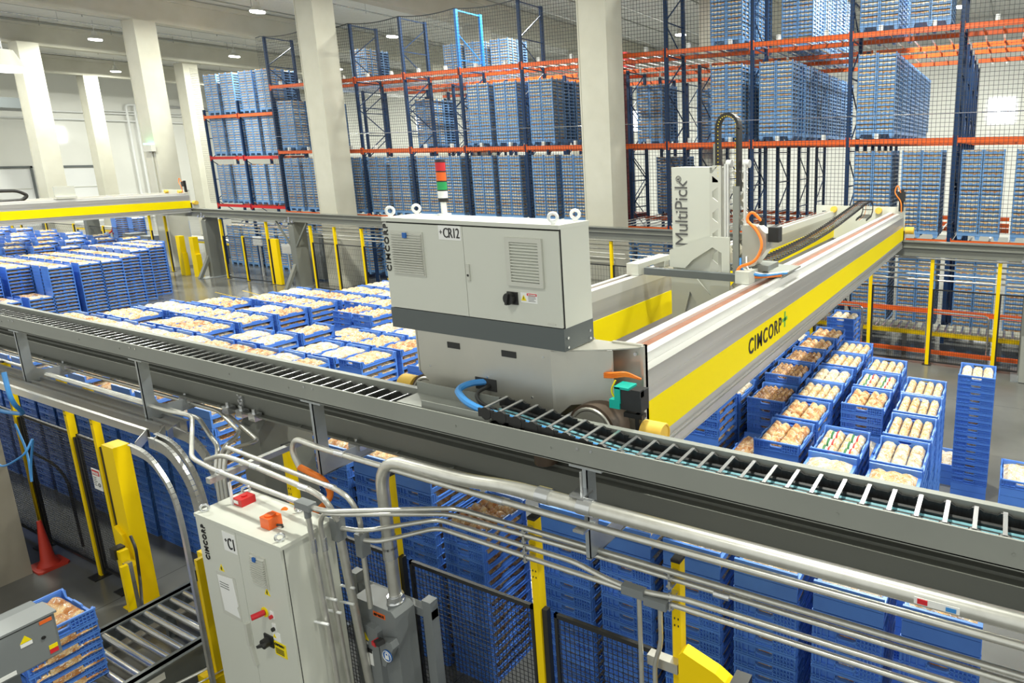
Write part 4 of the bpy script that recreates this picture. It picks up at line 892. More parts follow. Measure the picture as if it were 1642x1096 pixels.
tag(MB().box(-6.72, -6.50, 2.05, 2.17, .12, .27).box(-6.74, -6.48, 2.04, 2.18, .265, .28).build('junction_box', YEL), 'small yellow junction box below the roller conveyor', 'box')
tag(MB().tube(fillet([(-8.4, .5, .33), (-6.62, 2.0, .33), (-6.35, 2.55, .40), (-6.2, 3.2, .42)], .2), .014, 8).tube(fillet([(-8.3, .5, .30), (-6.60, 1.98, .30), (-6.28, 2.45, .36), (-6.15, 3.2, .38)], .2), .009, 8).build('conduit', GALV, smooth=True), 'thin pipe along the side of the roller conveyor', 'conduit')
# ---------------------------------------------------------------- roller conveyor
rc = thing('roller_conveyor', (-7.2, 2.0, 0), 'low grey roller conveyor leading through the fence opening', 'conveyor')
MB().box(-7.76, -7.70, -1.5, 6.2, .28, .47).box(-6.72, -6.66, -1.5, 6.2, .20, .47).box(-6.76, -6.62, -1.5, 6.2, .455, .47).box(-7.80, -7.68, -1.5, 6.2, .455, .47).build('side_frame', GREYD, rc)
for i in range(64): y = -1.4 + i * .115; MB().cyl((-7.70, y, .436), (-6.72, y, .436), .030, 12).build('roller', CHROME, rc, smooth=True)
for y in (-.8, 1.0, 2.9, 4.8):
    MB().box(-7.76, -7.70, y, y + .08, 0, .28).build('leg', GREYD, rc); MB().box(-6.72, -6.66, y, y + .08, 0, .2).build('leg', GREYD, rc)
MB().box(-6.660, -6.657, 2.25, 2.42, .33, .40).build('white_label', PAPER, rc); MB().box(-6.660, -6.657, 1.62, 1.80, .30, .37).build('yellow_label', SIGNY, rc)
struct(MB().box(-8.3, -8.05, -2, 4.4, 0, .10), 'trim_1', CONCD)
tag(MB().cyl((-8.6, -2, .05), (-8.35, 4.5, .05), .02, 8).cyl((-8.55, -2, .09), (-8.3, 4.5, .09), .012, 8).build('floor_conduit', GALV, smooth=True), 'pair of thin pipes lying on the floor beside the kerb', 'conduit')
# traffic cone
tc_ = MB().prism([(-10.76, 2.83), (-10.72, 2.80), (-10.44, 2.80), (-10.41, 2.83), (-10.41, 3.07), (-10.44, 3.10), (-10.72, 3.10), (-10.76, 3.07)], 0, .025, 'z')
tc_.tube([(-10.58, 2.95, .02), (-10.58, 2.95, .10), (-10.58, 2.95, .62)], .115, 24, .022)
tag(tc_.build('traffic_cone', CONE, smooth=True), 'faded red traffic cone beside the concrete pillar', 'cone')
tag(MB().box(-13.2, -10.56, .2, 2.79, 0, 2.12).build('concrete_pillar', CONCD), 'stained concrete block wall at the lower left picture edge', 'pillar')
tag(MB().tube(fillet([(-9.75, 2.72, 2.75), (-9.6, 2.68, 2.45), (-9.85, 2.84, 2.2), (-10.6, 2.86, 2.1), (-11.2, 2.88, 2.1)], .3), .022, 8).build('air_hose', CABB, smooth=True), 'upper blue air hose hanging at the left edge', 'hose')
tag(MB().tube(fillet([(-11.0, 2.9, 1.90), (-10.2, 2.6, 1.72), (-9.6, 2.5, 1.75), (-9.25, 2.6, 1.95), (-9.30, 2.7, 2.1), (-9.55, 2.7, 1.70), (-9.35, 2.62, 1.55), (-9.9, 2.8, 1.75), (-10.6, 2.95, 1.9)], .25), .011, 7).build('air_hose', CABB, smooth=True), 'looped thin blue air hose above the traffic cone', 'hose')
tag(MB().tube(fillet([(-10.6, 3.3, .05), (-10.62, 3.3, 1.0), (-10.9, 3.3, 1.15), (-11.6, 3.3, 1.2)], .2), .016, 8).build('hand_rail', BLK, smooth=True), 'bent black hand rail behind the mesh above the cone', 'rail')
# grey electrical box at the lower left corner
gb = thing('electrical_box', (-5.95, .8, 1.0), 'grey electrical box on stilts at the lower left corner', 'box')
bd = MB().box(-6.03, -5.86, -.3, 1.60, 1.56, 1.885).box(-6.05, -5.84, -.3, 1.61, 1.885, 1.90).build('box_body', DISC, gb)
MB().box(-5.86, -5.845, -.28, 1.585, 1.575, 1.875).build('box_cover', DISC, gb)
for y in (1.32, .9): MB().box(-6.0, -5.92, y, y + .07, 0, 1.56).build('leg', GREYD, gb)
MB().box(-6.22, -6.10, -.3, 1.60, 1.78, 1.86).build('rear_channel', GREYD, gb)
tri(MB(), 0, 0, .001, 0)
wt = MB().prism([(1.405, 1.775), (1.465, 1.775), (1.435, 1.825)], -5.845, -5.842, 'x').build('warning_triangle', SIGNY, gb)
MB().box(-5.845, -5.842, 1.405, 1.465, 1.745, 1.772).build('white_label', PAPER, gb); MB().box(-5.845, -5.842, 1.515, 1.58, 1.845, 1.870).build('orange_label', SIGNO, gb)
MB().box(-5.845, -5.842, 1.535, 1.58, 1.60, 1.635).build('red_label', SIGNR, gb); MB().box(-5.845, -5.842, 1.535, 1.58, 1.635, 1.665).build('yellow_label', SIGNY, gb)
MB().box(-5.845, -5.842, 1.27, 1.36, 1.582, 1.612).build('maker_plate', PAPER, gb); MB().cyl((-5.845, 1.52, 1.745), (-5.838, 1.52, 1.745), .012, 12).build('key_lock', INK, gb)
# ---------------------------------------------------------------- aluminium cable ladders at left
def ladder(pts, label, w=.10, h=.12):
    m = MB()
    P = fillet(pts, .42, 9)
    for a, b in zip(P[:-1], P[1:]): m.bar(a, b, w, .012); m.bar(Vector(a) + Vector((0, -w / 2, 0)), Vector(b) + Vector((0, -w / 2, 0)), .008, h)
    tag(m.build('cable_ladder', ALUX), label, 'cable ladder')
def channel(m, a, b, w=.14, h=.11):
    a = Vector(a); b = Vector(b); t = (b - a).normalized(); n = Vector((0, 0, 1)).cross(t).normalized()
    for s_ in (-1, 1): m.bar(a + n * s_ * w / 2, b + n * s_ * w / 2, .006, h); m.bar(a + n * s_ * (w / 2 + .012) + Vector((0, 0, h / 2)), b + n * s_ * (w / 2 + .012) + Vector((0, 0, h / 2)), .03, .006)
def curved(m, pts, w, r):
    cv = fillet(pts, r, 7)
    for a, b in zip(cv[:-1], cv[1:]):
        m.bar(a, b, .004, w, (1, 0, 0)) if abs((b - a).z) > 9 else None
        for dy in (-w / 2, w / 2): m.bar(a + Vector((0, dy, 0)), b + Vector((0, dy, 0)), .10, .006, (0, 1, 0))
        for dy in (-w / 2 - .012, w / 2 + .012): 
            t_ = (b - a).normalized(); n_ = Vector((t_.z, 0, -t_.x)); n_ = n_ if n_.z + n_.x > 0 else -n_
            m.bar(a + n_ * .042 + Vector((0, dy, 0)), b + n_ * .042 + Vector((0, dy, 0)), .005, .026, (0, 1, 0))
m = MB(); channel(m, (-16, 2.86, 2.49), (-7.08, 2.86, 2.49), .09, .10)
m.bar((-7.10, 2.81, 2.50), (-6.78, 2.58, 2.52), .006, .10); m.bar((-7.02, 2.91, 2.50), (-6.70, 2.68, 2.52), .006, .10)
curved(m, [Vector((-6.80, 2.62, 2.52)), Vector((-6.50, 2.62, 2.50)), Vector((-6.22, 2.62, 2.25)), Vector((-6.17, 2.62, 1.9)), Vector((-6.15, 2.62, 0.0))], .13, .30)
tag(m.build('cable_ladder', ALUX), 'aluminium cable channel running along the left fence and curving down', 'cable ladder')
m = MB(); channel(m, (-16, 3.03, 2.49), (-6.98, 3.03, 2.49), .08, .10)
m.bar((-7.0, 3.02, 2.5), (-6.86, 2.86, 2.5), .006, .10)
curved(m, [Vector((-6.86, 2.84, 2.52)), Vector((-6.55, 2.84, 2.50)), Vector((-6.30, 2.84, 2.28)), Vector((-6.22, 2.84, 1.9)), Vector((-6.2, 2.86, 1.0))], .13, .30)
tag(m.build('cable_ladder', ALUX), 'second aluminium channel curving down behind the first one', 'cable ladder')
ar_ = thing('pipe_bracket', (-5.8, 2.9, 2.35), 'short aluminium bracket above the grey cabinet holding thin pipes', 'arm')
MB().bar((-5.30, 2.40, 2.62), (-5.32, 3.12, 2.62), .05, .045).build('arm_bar', ALUX, ar_); MB().box(-5.10, -5.085, 2.43, 2.445, 2.457, 2.64).build('threaded_rod', WHITE, ar_)
# ---------------------------------------------------------------- conduits
def conduit(pts, r, label, rad=.12, couplings=(), mm=None, fz=None):
    P = fillet(pts, rad, 7); t = MB().tube(P, r, 12).build('conduit', mm or GALV, smooth=True); tag(t, label, 'conduit')
    for c, d_ in couplings:
        c = Vector(c); d_ = Vector(d_).normalized(); MB().cyl(c - d_ * .05, c + d_ * .05, r * 1.16, 14).build('coupling', CHROME, t, smooth=True)
    return t
big = conduit([(-3.965, 2.86, 1.66), (-3.965, 2.86, 2.88), (-3.1, 2.86, 2.89), (-2.75, 2.86, 2.93), (.9, 2.86, 2.95), (5, 2.86, 2.97)], .045, 'thick galvanised conduit rising from the disconnect switch and running right', .25,
              [((-2.46, 2.86, 2.935), (1, 0, 0)), ((-2.15, 2.86, 2.935), (1, 0, 0)), ((-3.965, 2.86, 2.2), (0, 0, 1)), ((-3.965, 2.86, 1.72), (0, 0, 1)), ((-3.965, 2.86, 2.12), (0, 0, 1))])
MB().box(-.26, -.06, 2.812, 2.815, 2.93, 2.965).build('pipe_sticker', PAPER, big); MB().box(-.245, -.20, 2.809, 2.812, 2.935, 2.96).build('sticker_mark', SIGNR, big); MB().box(-.12, -.075, 2.809, 2.812, 2.935, 2.955).build('sticker_mark', CABB, big)
conduit([(-4.93, 2.86, 2.60), (-5.0, 2.86, 2.72), (-4.94, 2.86, 2.84), (-4.6, 2.86, 2.82), (-3, 2.86, 2.81), (5, 2.86, 2.86)], .021, 'galvanised conduit just below the thick one, hooked over at its left end', .08, [((-2.85, 2.86, 2.81), (1, 0, 0)), ((-4.4, 2.86, 2.82), (1, 0, 0))])
conduit([(-4.93, 2.86, 2.60), (-4.72, 2.92, 2.50), (-4.70, 2.95, 2.35), (-4.72, 2.70, 2.24), (-4.66, 2.55, 2.46)], .024, 'orange cable dropping behind the cabinet roof', .12, mm=CABO)
conduit([(-9.6, 3.0, 2.66), (-7.05, 2.98, 2.66), (-6.63, 2.97, 2.69), (-5.68, 2.49, 2.69), (-5.32, 2.45, 2.69), (-4.15, 2.42, 2.69), (-3.98, 2.43, 2.68), (-3.42, 3.03, 2.52), (5, 3.05, 2.55)], .017, 'top thin conduit crossing above the grey cabinet roof', .10, [((-4.30, 2.425, 2.69), (1, 0, 0)), ((-1.2, 3.04, 2.52), (1, 0, 0)), ((-5.2, 2.45, 2.69), (1, 0, 0))])
tag(MB().box(-4.24, -4.09, 2.39, 2.45, 2.665, 2.715).cyl((-4.155, 2.42, 2.67), (-4.155, 2.42, 2.60), .022, 10).build('conduit_box', DISC), 'small grey tee box on the conduit at the cabinet roof edge', 'conduit box')
conduit([(-4.155, 2.42, 2.60), (-4.155, 2.46, 1.4), (-4.155, 2.46, .05)], .018, 'vertical conduit beside the cabinet, the left one', couplings=[((-4.155, 2.43, 2.38), (0, 0, 1))])
conduit([(-4.15, 2.56, .05), (-4.15, 2.54, 1.2), (-4.15, 2.49, 2.52), (-4.11, 2.50, 2.60), (-4.0, 2.53, 2.60), (-3.50, 3.02, 2.46), (-2.33, 3.07, 2.45), (5, 3.05, 2.48)], .017, 'second thin conduit, turning down beside the cabinet', .08, [((-4.15, 2.50, 2.35), (0, 0, 1)), ((-1.35, 3.055, 2.452), (1, 0, 0)), ((.9, 3.05, 2.46), (1, 0, 0))])
tag(MB().box(-4.19, -4.12, 2.58, 2.65, 2.32, 2.50).build('conduit_box', DISC), 'upright grey conduit box on the third conduit', 'conduit box')
conduit([(-4.155, 2.62, 2.34), (-4.155, 2.70, 1.0), (-4.155, 2.72, .05)], .030, 'vertical conduit beside the cabinet, the thick right one')
conduit([(-4.13, 2.62, 2.41), (-3.95, 2.66, 2.41), (-3.64, 3.04, 2.37), (-2.42, 3.06, 2.36), (-2.2, 3.05, 2.325), (-1.98, 3.03, 2.32), (-1.75, 3.03, 2.345), (-1.60, 3.04, 2.36), (5, 3.05, 2.40)], .017, 'third thin conduit, dipping to a junction box at the fence', .08)
tag(MB().box(-4.09, -4.02, 2.68, 2.75, 2.16, 2.34).build('conduit_box', DISC), 'lower upright grey conduit box on the fourth conduit', 'conduit box')
conduit([(-4.055, 2.71, 2.17), (-4.055, 2.715, 1.72)], .018, 'short conduit below the lower conduit box')
conduit([(-4.03, 2.71, 2.29), (-3.91, 2.74, 2.29), (-3.66, 3.05, 2.29), (-1.9, 3.05, 2.285), (5, 3.05, 2.33)], .017, 'lowest thin conduit on the near fence posts', .08)
conduit([(-5.70, 2.72, 2.62), (-5.62, 2.71, 2.70), (-5.22, 2.70, 2.69), (-4.18, 2.65, 2.69), (-4.02, 2.64, 2.66), (-4.0, 2.68, 2.50), (-4.045, 2.71, 2.33)], .017, 'rear conduit arching over the cabinet to the lower box', .10, [((-4.9, 2.685, 2.69), (1, 0, 0)), ((-4.25, 2.655, 2.69), (1, 0, 0))])
conduit([(-5.75, 2.62, 2.60), (-5.52, 2.62, 2.69), (-5.22, 2.62, 2.69), (-4.30, 2.56, 2.69), (-4.14, 2.55, 2.66), (-4.13, 2.60, 2.48)], .019, 'middle conduit arching over the cabinet to the upper box', .10, [((-5.05, 2.61, 2.69), (1, 0, 0)), ((-4.4, 2.565, 2.69), (1, 0, 0))])
for q, (y, z) in enumerate(((3.12, 2.56), (3.30, 2.56), (3.36, 2.52))): conduit([(-16, y + .03, z), (-8.0, y + .03, z), (-6.9, y + .02, z), (-6.4 + q * .25, y - .15 - .05 * q, z), (-6.05 + q * .06, 2.86, 2.55), (-5.98 + q * .06, 2.78, 2.4), (-5.98 + q * .06, 2.76, 1.7)], .018, 'thin conduit along the left channel, %s from the front' % ORD[q], .10)
tag(MB().box(-2.02, -1.86, 3.0, 3.05, 2.29, 2.35).box(-1.86, -1.70, 3.0, 3.05, 2.26, 2.315).build('junction_box', DISC), 'pair of grey junction boxes on the conduits beside the yellow fence post', 'junction box')
conduit([(-1.90, 3.02, 2.30), (-1.90, 3.02, .1)], .016, 'left drop pipe below the pair of junction boxes')
conduit([(-1.75, 3.02, 2.28), (-1.75, 3.02, 2.0), (-1.80, 3.02, 1.85), (-1.80, 3.02, .1)], .016, 'right drop pipe below the pair of junction boxes', .08)
tag(MB().box(-1.88, -1.66, 3.06, 3.12, 1.78, 1.85).build('strut_channel', GALV), 'short galvanised strut holding the two drop pipes', 'bracket')
m = MB()
for x in (-2.205, -2.82, -1.69):
    for z in (2.51, 2.44, 2.36, 2.29):
        if x == -2.205: continue
        m.box(x - .02, x + .02, 3.03, 3.115, z - .03, z - .018).cyl((x, 3.03, z - .035), (x, 3.03, z + .02), .008, 6)
m.box(-2.26, -2.16, 2.84, 2.95, 2.985, 3.0).cyl((-2.21, 2.90, 3.0), (-2.21, 2.90, 3.13), .008, 6).box(-2.23, -2.15, 2.82, 2.95, 2.77, 2.785)
tag(m.build('pipe_clamps', CHROME), 'zinc pipe clamps fixing the conduits to posts and bracket', 'clamps', kind='stuff')
tag(MB().tube(fillet([(-5.3, 2.45, 1.25), (-5.38, 2.42, 1.1), (-5.36, 2.4, .3), (-5.36, 2.4, 0)], .15), .022, 8).build('flexible_conduit', GALV, smooth=True), 'front flexible conduit left of the cabinet foot', 'conduit')
tag(MB().tube(fillet([(-5.3, 2.60, 1.25), (-5.40, 2.58, 1.1), (-5.42, 2.55, .3), (-5.42, 2.55, 0)], .15), .022, 8).build('flexible_conduit', GALV, smooth=True), 'rear flexible conduit left of the cabinet foot', 'conduit')
# ---------------------------------------------------------------- cabinet +C1
k1 = thing('control_cabinet', (-4.73, 2.43, 0), 'tall light grey control cabinet marked C1 in the foreground', 'cabinet')
bdy = MB().box(-5.22, -4.22, 2.272, 2.62, .1, 2.44).box(-5.235, -4.213, 2.246, 2.625, 2.43, 2.457).build('cabinet_body', RAL, k1)
MB().box(-5.2, -4.24, 2.28, 2.6, 0, .1).build('plinth', PLINTH, k1)
MB().box(-5.22, -4.225, 2.267, 2.272, .1, 2.425).build('door_gap', DARK, bdy)
xm = -4.735
dl_ = MB().box(-5.228, xm - .002, 2.250, 2.267, .11, 2.425).build('cabinet_door', RAL, k1); dr_ = MB().box(xm + .002, -4.226, 2.250, 2.267, .11, 2.425).build('cabinet_door', RAL, k1)
for x, y in ((-5.17, 2.29), (-4.28, 2.29), (-4.52, 2.58), (-5.17, 2.58)): MB().ring((x, y, 2.49), (-1, .8, 0), .026, .009, 18, 8).cyl((x, y, 2.457), (x, y, 2.47), .014, 10).build('lifting_eye', CHROME, k1, smooth=True)
text('CIMCORP', .050, (-5.12, 2.248, 2.10), (0, 0, 1), (-1, 0, 0), INK, dl_, 'maker_name', .014, width=.285)
npl = MB().box(-4.90, -4.745, 2.247, 2.25, 2.25, 2.40).build('name_plate', PAPER, dl_)
text('C1', .09, (-4.84, 2.2465, 2.275), (1, 0, 0), (0, 0, 1), INK, dl_, 'cabinet_number', 0, width=.075); MB().box(-4.875, -4.85, 2.244, 2.247, 2.335, 2.340).box(-4.865, -4.86, 2.2435, 2.2465, 2.325, 2.35).build('plus_sign', INK, dl_)
vent(-4.585, -4.415, 2.075, 2.315, 2.25, dr_, n=13)
MB().box(-4.53, -4.50, 2.224, 2.235, 2.275, 2.305).build('vent_badge', SIGNB, dr_)
for par, cx, cz in ((dl_, -4.99, 2.075), (dr_, -4.455, 2.045)):
    tri(MB(), cx, cz, .032, 2.25).build('warning_triangle', SIGNY, par)
    MB().prism([(cx, cz + .014), (cx + .008, cz), (cx + .003, cz), (cx + .006, cz - .018), (cx - .006, cz - .002), (cx, cz - .002)], 2.245, 2.248, 'y').build('warning_bolt', INK, par)
MB().prism([(-5.06, 2.0), (-4.87, 2.02), (-4.85, 1.80), (-4.87, 1.78), (-4.85, 1.70), (-5.04, 1.71)], 2.246, 2.249, 'y').build('worn_paper_note', PAPER, dl_)
MB().box(-5.075, -4.835, 2.2485, 2.25, 1.67, 2.03).build('glue_mark', RALD, dl_)
for q in range(3): MB().box(-5.04, -4.93, 2.244, 2.246, 1.95 - q * .02, 1.954 - q * .02).build('note_line', INKG, dl_)
MB().cyl((-4.52, 2.25, 1.865), (-4.52, 2.244, 1.865), .038, 20).build('yellow_ring', SIGNY, dr_); MB().cyl((-4.52, 2.245, 1.865), (-4.545, 2.17, 1.865), .021, 16).build('emergency_stop', SIGNR, dr_, smooth=True)
MB().box(-4.455, -4.415, 2.245, 2.25, 1.84, 1.90).box(-4.455, -4.415, 2.245, 2.25, 1.74, 1.80).build('button_plate', PAPER, dr_)
MB().cyl((-4.435, 2.25, 1.86), (-4.435, 2.228, 1.86), .014, 12).build('red_button', SIGNR, dr_, smooth=True); MB().cyl((-4.435, 2.25, 1.76), (-4.435, 2.23, 1.76), .015, 12).build('key_switch', BLK, dr_, smooth=True)
MB().box(-4.57, -4.47, 2.24, 2.25, 1.59, 1.68).cyl((-4.52, 2.24, 1.635), (-4.52, 2.20, 1.635), .036, 16).bar((-4.56, 2.19, 1.615), (-4.48, 2.19, 1.655), .02, .024, (0, 1, 0)).build('main_switch', BLK, dr_)
MB().box(-4.465, -4.38, 2.247, 2.25, 1.665, 1.735).build('warning_label', PAPER, dr_); tri(MB(), -4.445, 1.70, .018, 2.247).build('small_triangle', SIGNY, dr_)
MB().box(-4.465, -4.335, 2.246, 2.25, 1.545, 1.655).build('caution_label', SIGNY, dr_); text('CAUTION !', .018, (-4.455, 2.2455, 1.628), (1, 0, 0), (0, 0, 1), INK, dr_, 'caution_text', .01, width=.105)
for q in range(4): MB().box(-4.452, -4.36, 2.2435, 2.246, 1.60 - q * .012, 1.604 - q * .012).build('label_line', INK, dr_)
MB().box(-4.775, -4.745, 2.225, 2.25, 1.52, 1.70).prism([(-4.775, 1.52), (-4.74, 1.36), (-4.71, 1.36), (-4.74, 1.52)], 2.23, 2.25, 'y').build('door_handle', RALD, dl_)
MB().box(-4.96, -4.86, 2.243, 2.25, .95, 1.1).build('lower_plate', PAPER, dl_)
rb = MB().box(-5.08, -4.98, 2.44, 2.54, 2.458, 2.515).cyl((-5.03, 2.49, 2.515), (-5.03, 2.49, 2.525), .02, 10).build('red_alarm', RED, k1); MB().box(-5.075, -5.02, 2.437, 2.44, 2.475, 2.50).build('white_label', PAPER, rb)
ob = MB().box(-4.58, -4.48, 2.34, 2.43, 2.458, 2.54).cyl((-4.53, 2.385, 2.54), (-4.53, 2.385, 2.55), .036, 18).build('orange_siren', ORANGE, k1, smooth=False); MB().tube([(-4.48, 2.39, 2.475), (-4.45, 2.41, 2.47), (-4.43, 2.40, 2.465)], .008, 6).build('siren_cable', BLK, k1)
for q, (y, z) in enumerate(((2.40, 1.78), (2.50, 1.80), (2.60, 1.80), (2.62, 1.92), (2.48, 1.92))): MB().cyl((-4.222, y, z), (-4.10, y + .02, z), .009, 6).build('pipe_peg', WHITE, k1)
# ---------------------------------------------------------------- disconnect switch
ds_ = thing('disconnect_switch', (-4.0, 2.8, 0), 'dark grey disconnect switch box with red and black handle', 'switch')
db = MB().prism([(-4.31, 1.70), (-3.90, 1.70), (-3.86, 1.66), (-3.86, .60), (-4.31, .60)], 2.76, 2.93, 'y').build('switch_body', DISC, ds_)
MB().prism([(-4.29, 1.50), (-4.27, 1.54), (-4.05, 1.54), (-4.02, 1.51), (-4.02, .7), (-4.29, .7)], 2.715, 2.76, 'y').build('front_cover', DISC, ds_)
MB().box(-4.10, -3.97, 2.757, 2.76, 1.61, 1.65).build('voltage_label', SIGNO, ds_); text('480 VOLTS', .02, (-4.09, 2.7565, 1.62), (1, 0, 0), (0, 0, 1), INK, ds_, 'voltage_text', .01, width=.11)
tri(MB(), -4.16, 1.44, .035, 2.715).build('warning_triangle', SIGNY, ds_); MB().box(-4.18, -4.14, 2.712, 2.715, 1.375, 1.395).box(-4.17, -4.10, 2.712, 2.715, 1.20, 1.33).build('white_label', PAPER, ds_); MB().box(-4.17, -4.10, 2.710, 2.712, 1.31, 1.345).build('black_label', INK, ds_)
MB().prism([(-3.99, 1.46), (-3.86, 1.50), (-3.84, 1.45), (-3.95, 1.26), (-3.98, 1.26)], 2.70, 2.755, 'y').build('handle_bracket', DISC, ds_)
hd = MB().bar((-3.99, 2.69, 1.475), (-3.92, 2.67, 1.50), .05, .035).build('handle', BLK, ds_); MB().bar((-4.02, 2.69, 1.465), (-3.97, 2.68, 1.47), .05, .03).build('red_grip', SIGNR, ds_)
MB().cyl((-3.905, 2.698, 1.375), (-3.905, 2.692, 1.375), .05, 24).build('padlock_sign', SIGNB, ds_); MB().ring((-3.905, 2.690, 1.39), (0, 1, 0), .016, .004, 16, 5).box(-3.925, -3.885, 2.689, 2.692, 1.35, 1.38).ring((-3.905, 2.69, 1.375), (0, 1, 0), .044, .003, 24, 4).build('padlock_symbol', PAPER, ds_)
fb = thing('tube_stand', (-4.1, 2.98, 0), 'grey square tube frame behind the disconnect switch', 'frame')
MB().box(-4.62, -4.54, 2.95, 3.02, 0, 1.70).build('upright', DISC, fb); MB().box(-3.80, -3.71, 2.95, 3.02, 0, 1.70).build('upright', DISC, fb); MB().box(-4.62, -3.71, 2.955, 3.015, 1.55, 1.62).build('crossbar', DISC, fb)
MB().cyl((-3.965, 2.86, 1.70), (-3.965, 2.86, 1.76), .062, 8).ring((-3.965, 2.86, 1.71), (0, 0, 1), .055, .012, 18, 6).build('pipe_fitting', CHROME, ds_, smooth=True)
# G label on the crate behind
tag(MB().box(-4.0, -3.70, 4.50, 4.503, 1.50, 1.60).build('paper_sign', PAPER), 'grey paper label lettered G on a dark blue crate stack behind the conduits', 'label')
gs = bpy.data.objects['paper_sign']
for x in (-3.98, -3.77): text('G', .05, (x, 4.499, 1.525), (1, 0, 0), (0, 0, 1), INKG, gs, 'letter', .01)

# ================================================================ far fence and what stands behind it
ff = thing('safety_fence', (-15, 15.65, 0), 'far safety fence of black mesh with yellow posts along the racking', 'fence')
FP = [(-0.07, 2.55), (-1.5, 2.55), (-2.9, 2.55), (-4.35, 2.55), (-6.0, 2.55), (-8.2, 2.55), (-10.4, 2.55), (-12.2, 2.55), (-14.1, 2.55), (-16, 2.55), (-18, 2.55), (-21.2, 2.5), (-22.7, 2.5), (-24.1, 2.5), (-26.85, 2.55), (-28.56, 1.9), (-30, 2.55), (-34.3, 2.55), (-35.6, 2.55), (-40, 1.9), (-43, 1.9), (-46, 1.9), (-49, 1.9), (-52, 1.9), (-56, 1.9), (-60, 1.9)]
for x, h in FP: MB().box(x - .04, x + .04, 15.6, 15.68, .01, h).build('post', YEL, ff); MB().box(x + .04, x + .08, 15.62, 15.66, .05, 1.85).build('hinge_strip', BLK, ff); MB().box(x - .1, x + .1, 15.54, 15.72, 0, .01).build('post_foot', BLK, ff)
for a, b in ((-4.35, 1.6), (-24.1, -8.2), (-8.2, -4.35), (-30, -26.9), (-60, -35.6)):
    x = a; m = MB(); hh = 1.85
    sp = .05 if a > -9 else .10
    while x < b: m.box(x - .002, x + .002, 15.645, 15.65, .08, hh); x += sp
    z = .1
    while z < hh: m.box(a, b, 15.64, 15.645, z - .002, z + .002); z += (.07 if a > -9 else .2)
    m.box(a, b, 15.63, 15.66, hh - .03, hh).box(a, b, 15.63, 15.66, .06, .09); m.build('mesh_panel', BLKW, ff)
m = MB().box(-26.62, -26.25, 15.58, 15.7, .02, 1.88).build('gate_column', YEL, ff)
for x in (-32.95, -31.9): MB().box(x, x + .3, 15.3, 15.5, 0, 1.75).box(x + .3, x + .36, 15.3, 15.5, 0, 1.0).build('gate_column', YEL, ff)
MB().box(-52.2, -50.6, 15.4, 15.8, 0, 2.1).build('gate_column', YEL, ff)
for q in range(5): tag(MB().cyl((-30, 16.1, 1.98 + q * .13), (5, 16.1, 1.98 + q * .13), .022, 8).build('conduit', GALV, smooth=True), 'horizontal conduit behind the far fence, %s from the bottom' % ORD[q], 'conduit')
fc = thing('roller_conveyor', (-1, 16.9, 0), 'roller conveyor with yellow side rail behind the far fence', 'conveyor')
MB().box(-7, 5, 16.42, 16.48, .50, .60).build('yellow_rail', YEL, fc); MB().box(-7, 5, 17.2, 17.24, .50, .60).box(-7, 5, 16.48, 17.2, .50, .515).build('rear_rail', RALD, fc)
for i in range(62): MB().cyl((-6.9 + i * .19, 16.48, .60), (-6.9 + i * .19, 17.2, .60), .035, 8).build('roller', CHROME, fc)
for i in range(6): MB().box(-6.6 + i * 2.2, -6.5 + i * 2.2, 16.45, 16.55, 0, .48).build('leg', GREYD, fc)
tag(MB().box(-7, 5, 16.2, 16.28, .10, .19).build('floor_guard', ORA), 'low orange guard beam on the floor behind the far fence', 'guard')
tag(MB().box(-8.5, 5, 17.32, 17.42, .86, .97).build('guard_beam', ORA), 'orange guard beam in front of the far racking', 'guard')
for i, x in enumerate((-1.62, -.05, -4.6)):
    tag(MB().tube(fillet([(x, 16.3, 0), (x, 16.3, 1.15), (x + 1.4, 16.3, 1.15), (x + 1.4, 16.3, 0)], .15), .025, 8).build('hoop_rail', CHROME, smooth=True), 'bent steel hoop rail behind the far fence, %s one' % ('middle', 'right', 'left')[i], 'rail')
fcab = thing('control_cabinet', (-23.9, 17, 0), 'grey control cabinet behind the far fence beside the white pillar', 'cabinet')
MB().box(-26.4, -25.3, 16.75, 17.1, .1, 2.0).build('cabinet_body', DISC, fcab)
MB().box(-26.38, -25.86, 16.73, 16.75, .15, 1.95).build('cabinet_door', DISC, fcab); MB().box(-25.84, -25.32, 16.73, 16.75, .15, 1.95).build('cabinet_door', DISC, fcab)
for i, (x, h, c) in enumerate(((-28.0, 1.7, DISC), (-27.25, 1.5, PAPER), (-29.2, 1.75, PAPER))):
    t = MB().box(x - .03, x + .03, 16.6, 16.66, 0, h).box(x - .3, x + .3, 16.55, 16.6, h - (.75 if i == 0 else .4), h).build('sign_board', c); tag(t, '%s standing board behind the far fence' % ('dark grey', 'white', 'larger white')[i], 'board')
tag(MB().box(-21.5, -12, 16.75, 16.85, .35, .45).box(-21.5, -12, 17.3, 17.4, .35, .45).box(-21.5, -12, 16.8, 17.3, .3, .36).build('pallet_conveyor', YEL), 'low yellow pallet conveyor behind the far fence', 'conveyor')
for i, (x, y) in enumerate(((-38, 19), (-34, 20.5), (-52, 20))):
    t = thing('conveyor_line', (x, y, 0), 'grey packing conveyor behind the left fence, %s from the right' % ORD[(1, 0, 2)[i]], 'conveyor')
    MB().box(x - 3, x + 2.2, y, y + .8, .75, .9).build('conveyor_bed', GALV, t)
    for q in range(4): MB().box(x - 2.8 + q * 1.5, x - 2.7 + q * 1.5, y + .05, y + .12, 0, .75).build('leg', GREYD, t)
    MB().box(x - 3, x + 2.2, y - .05, y, .7, .78).build('yellow_edge', YEL, t)
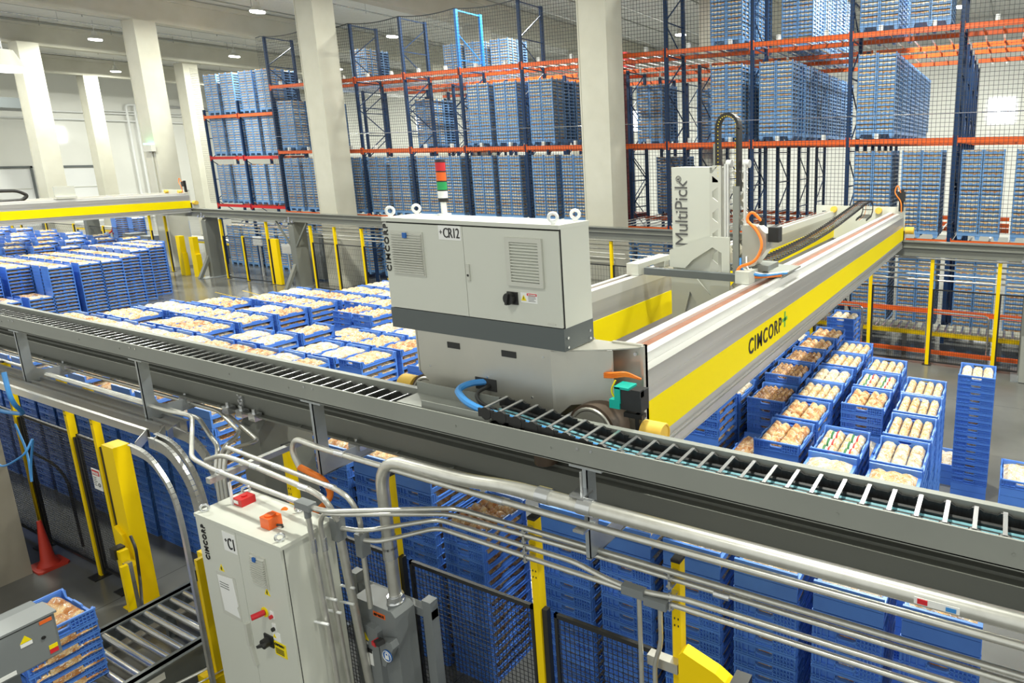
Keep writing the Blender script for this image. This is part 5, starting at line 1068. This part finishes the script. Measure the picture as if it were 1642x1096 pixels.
tag(MB().box(-41.6, -40.8, 17.0, 17.7, 0, 1.3).box(-40.5, -39.6, 17.2, 17.8, 0, 1.2).build('control_cabinet', DISC), 'grey cabinets behind the left fence under the second bridge', 'cabinet')
# yellow floor dots
m = MB()
for i in range(14): m.cyl((-26.6 + i * .13, 14.3 - i * .02, .001), (-26.6 + i * .13, 14.3 - i * .02, .003), .035, 8).cyl((-27.3 + i * .16, 13.7 - i * .02, .001), (-27.3 + i * .16, 13.7 - i * .02, .003), .035, 8)
tag(m.build('floor_dots', YEL), 'rows of small yellow dots marked on the open floor', 'marking', kind='stuff')
# person far behind
def person(x, y):
    t = thing('person', (x, y, 0), 'person with a white cap and red shirt far behind the left fence', 'person')
    vs = [(0, 0, .95), (0, 0, 1.2), (0, 0, 1.45), (0, 0, 1.58), (0, -.01, 1.68), (.1, 0, .9), (.11, -.04, .5), (.12, .02, .08), (.12, -.1, .04), (-.1, 0, .9), (-.11, .04, .5), (-.13, .08, .08), (-.13, -.04, .04),
          (.2, 0, 1.42), (.25, -.05, 1.15), (.2, -.25, 1.02), (-.2, 0, 1.42), (-.25, -.05, 1.15), (-.2, -.25, 1.02)]
    ed = [(0, 1), (1, 2), (2, 3), (3, 4), (0, 5), (5, 6), (6, 7), (7, 8), (0, 9), (9, 10), (10, 11), (11, 12), (2, 13), (13, 14), (14, 15), (2, 16), (16, 17), (17, 18)]
    rd = [.15, .14, .15, .06, .11, .1, .07, .05, .04, .1, .07, .05, .04, .06, .045, .035, .06, .045, .035]
    me = bpy.data.meshes.new('body'); me.from_pydata(vs, ed, []); o = bpy.data.objects.new('body', me); C.objects.link(o); o.parent = t
    o.modifiers.new('s', 'SKIN'); me.skin_vertices[0].data[0].use_root = True
    for v_, q in zip(me.skin_vertices[0].data, rd): v_.radius = (q, q * .8)
    o.modifiers.new('u', 'SUBSURF').levels = 1; o.modifiers['u'].render_levels = 2; me.materials.append(SHIRT); ORG[t.name] = (x, y, 0)
    MB().tube([(x, y, 1.72), (x, y, 1.76), (x, y, 1.80)], .115, 14, .06).build('white_cap', WHITE, t, smooth=True)
person(-45.2, 18.2)
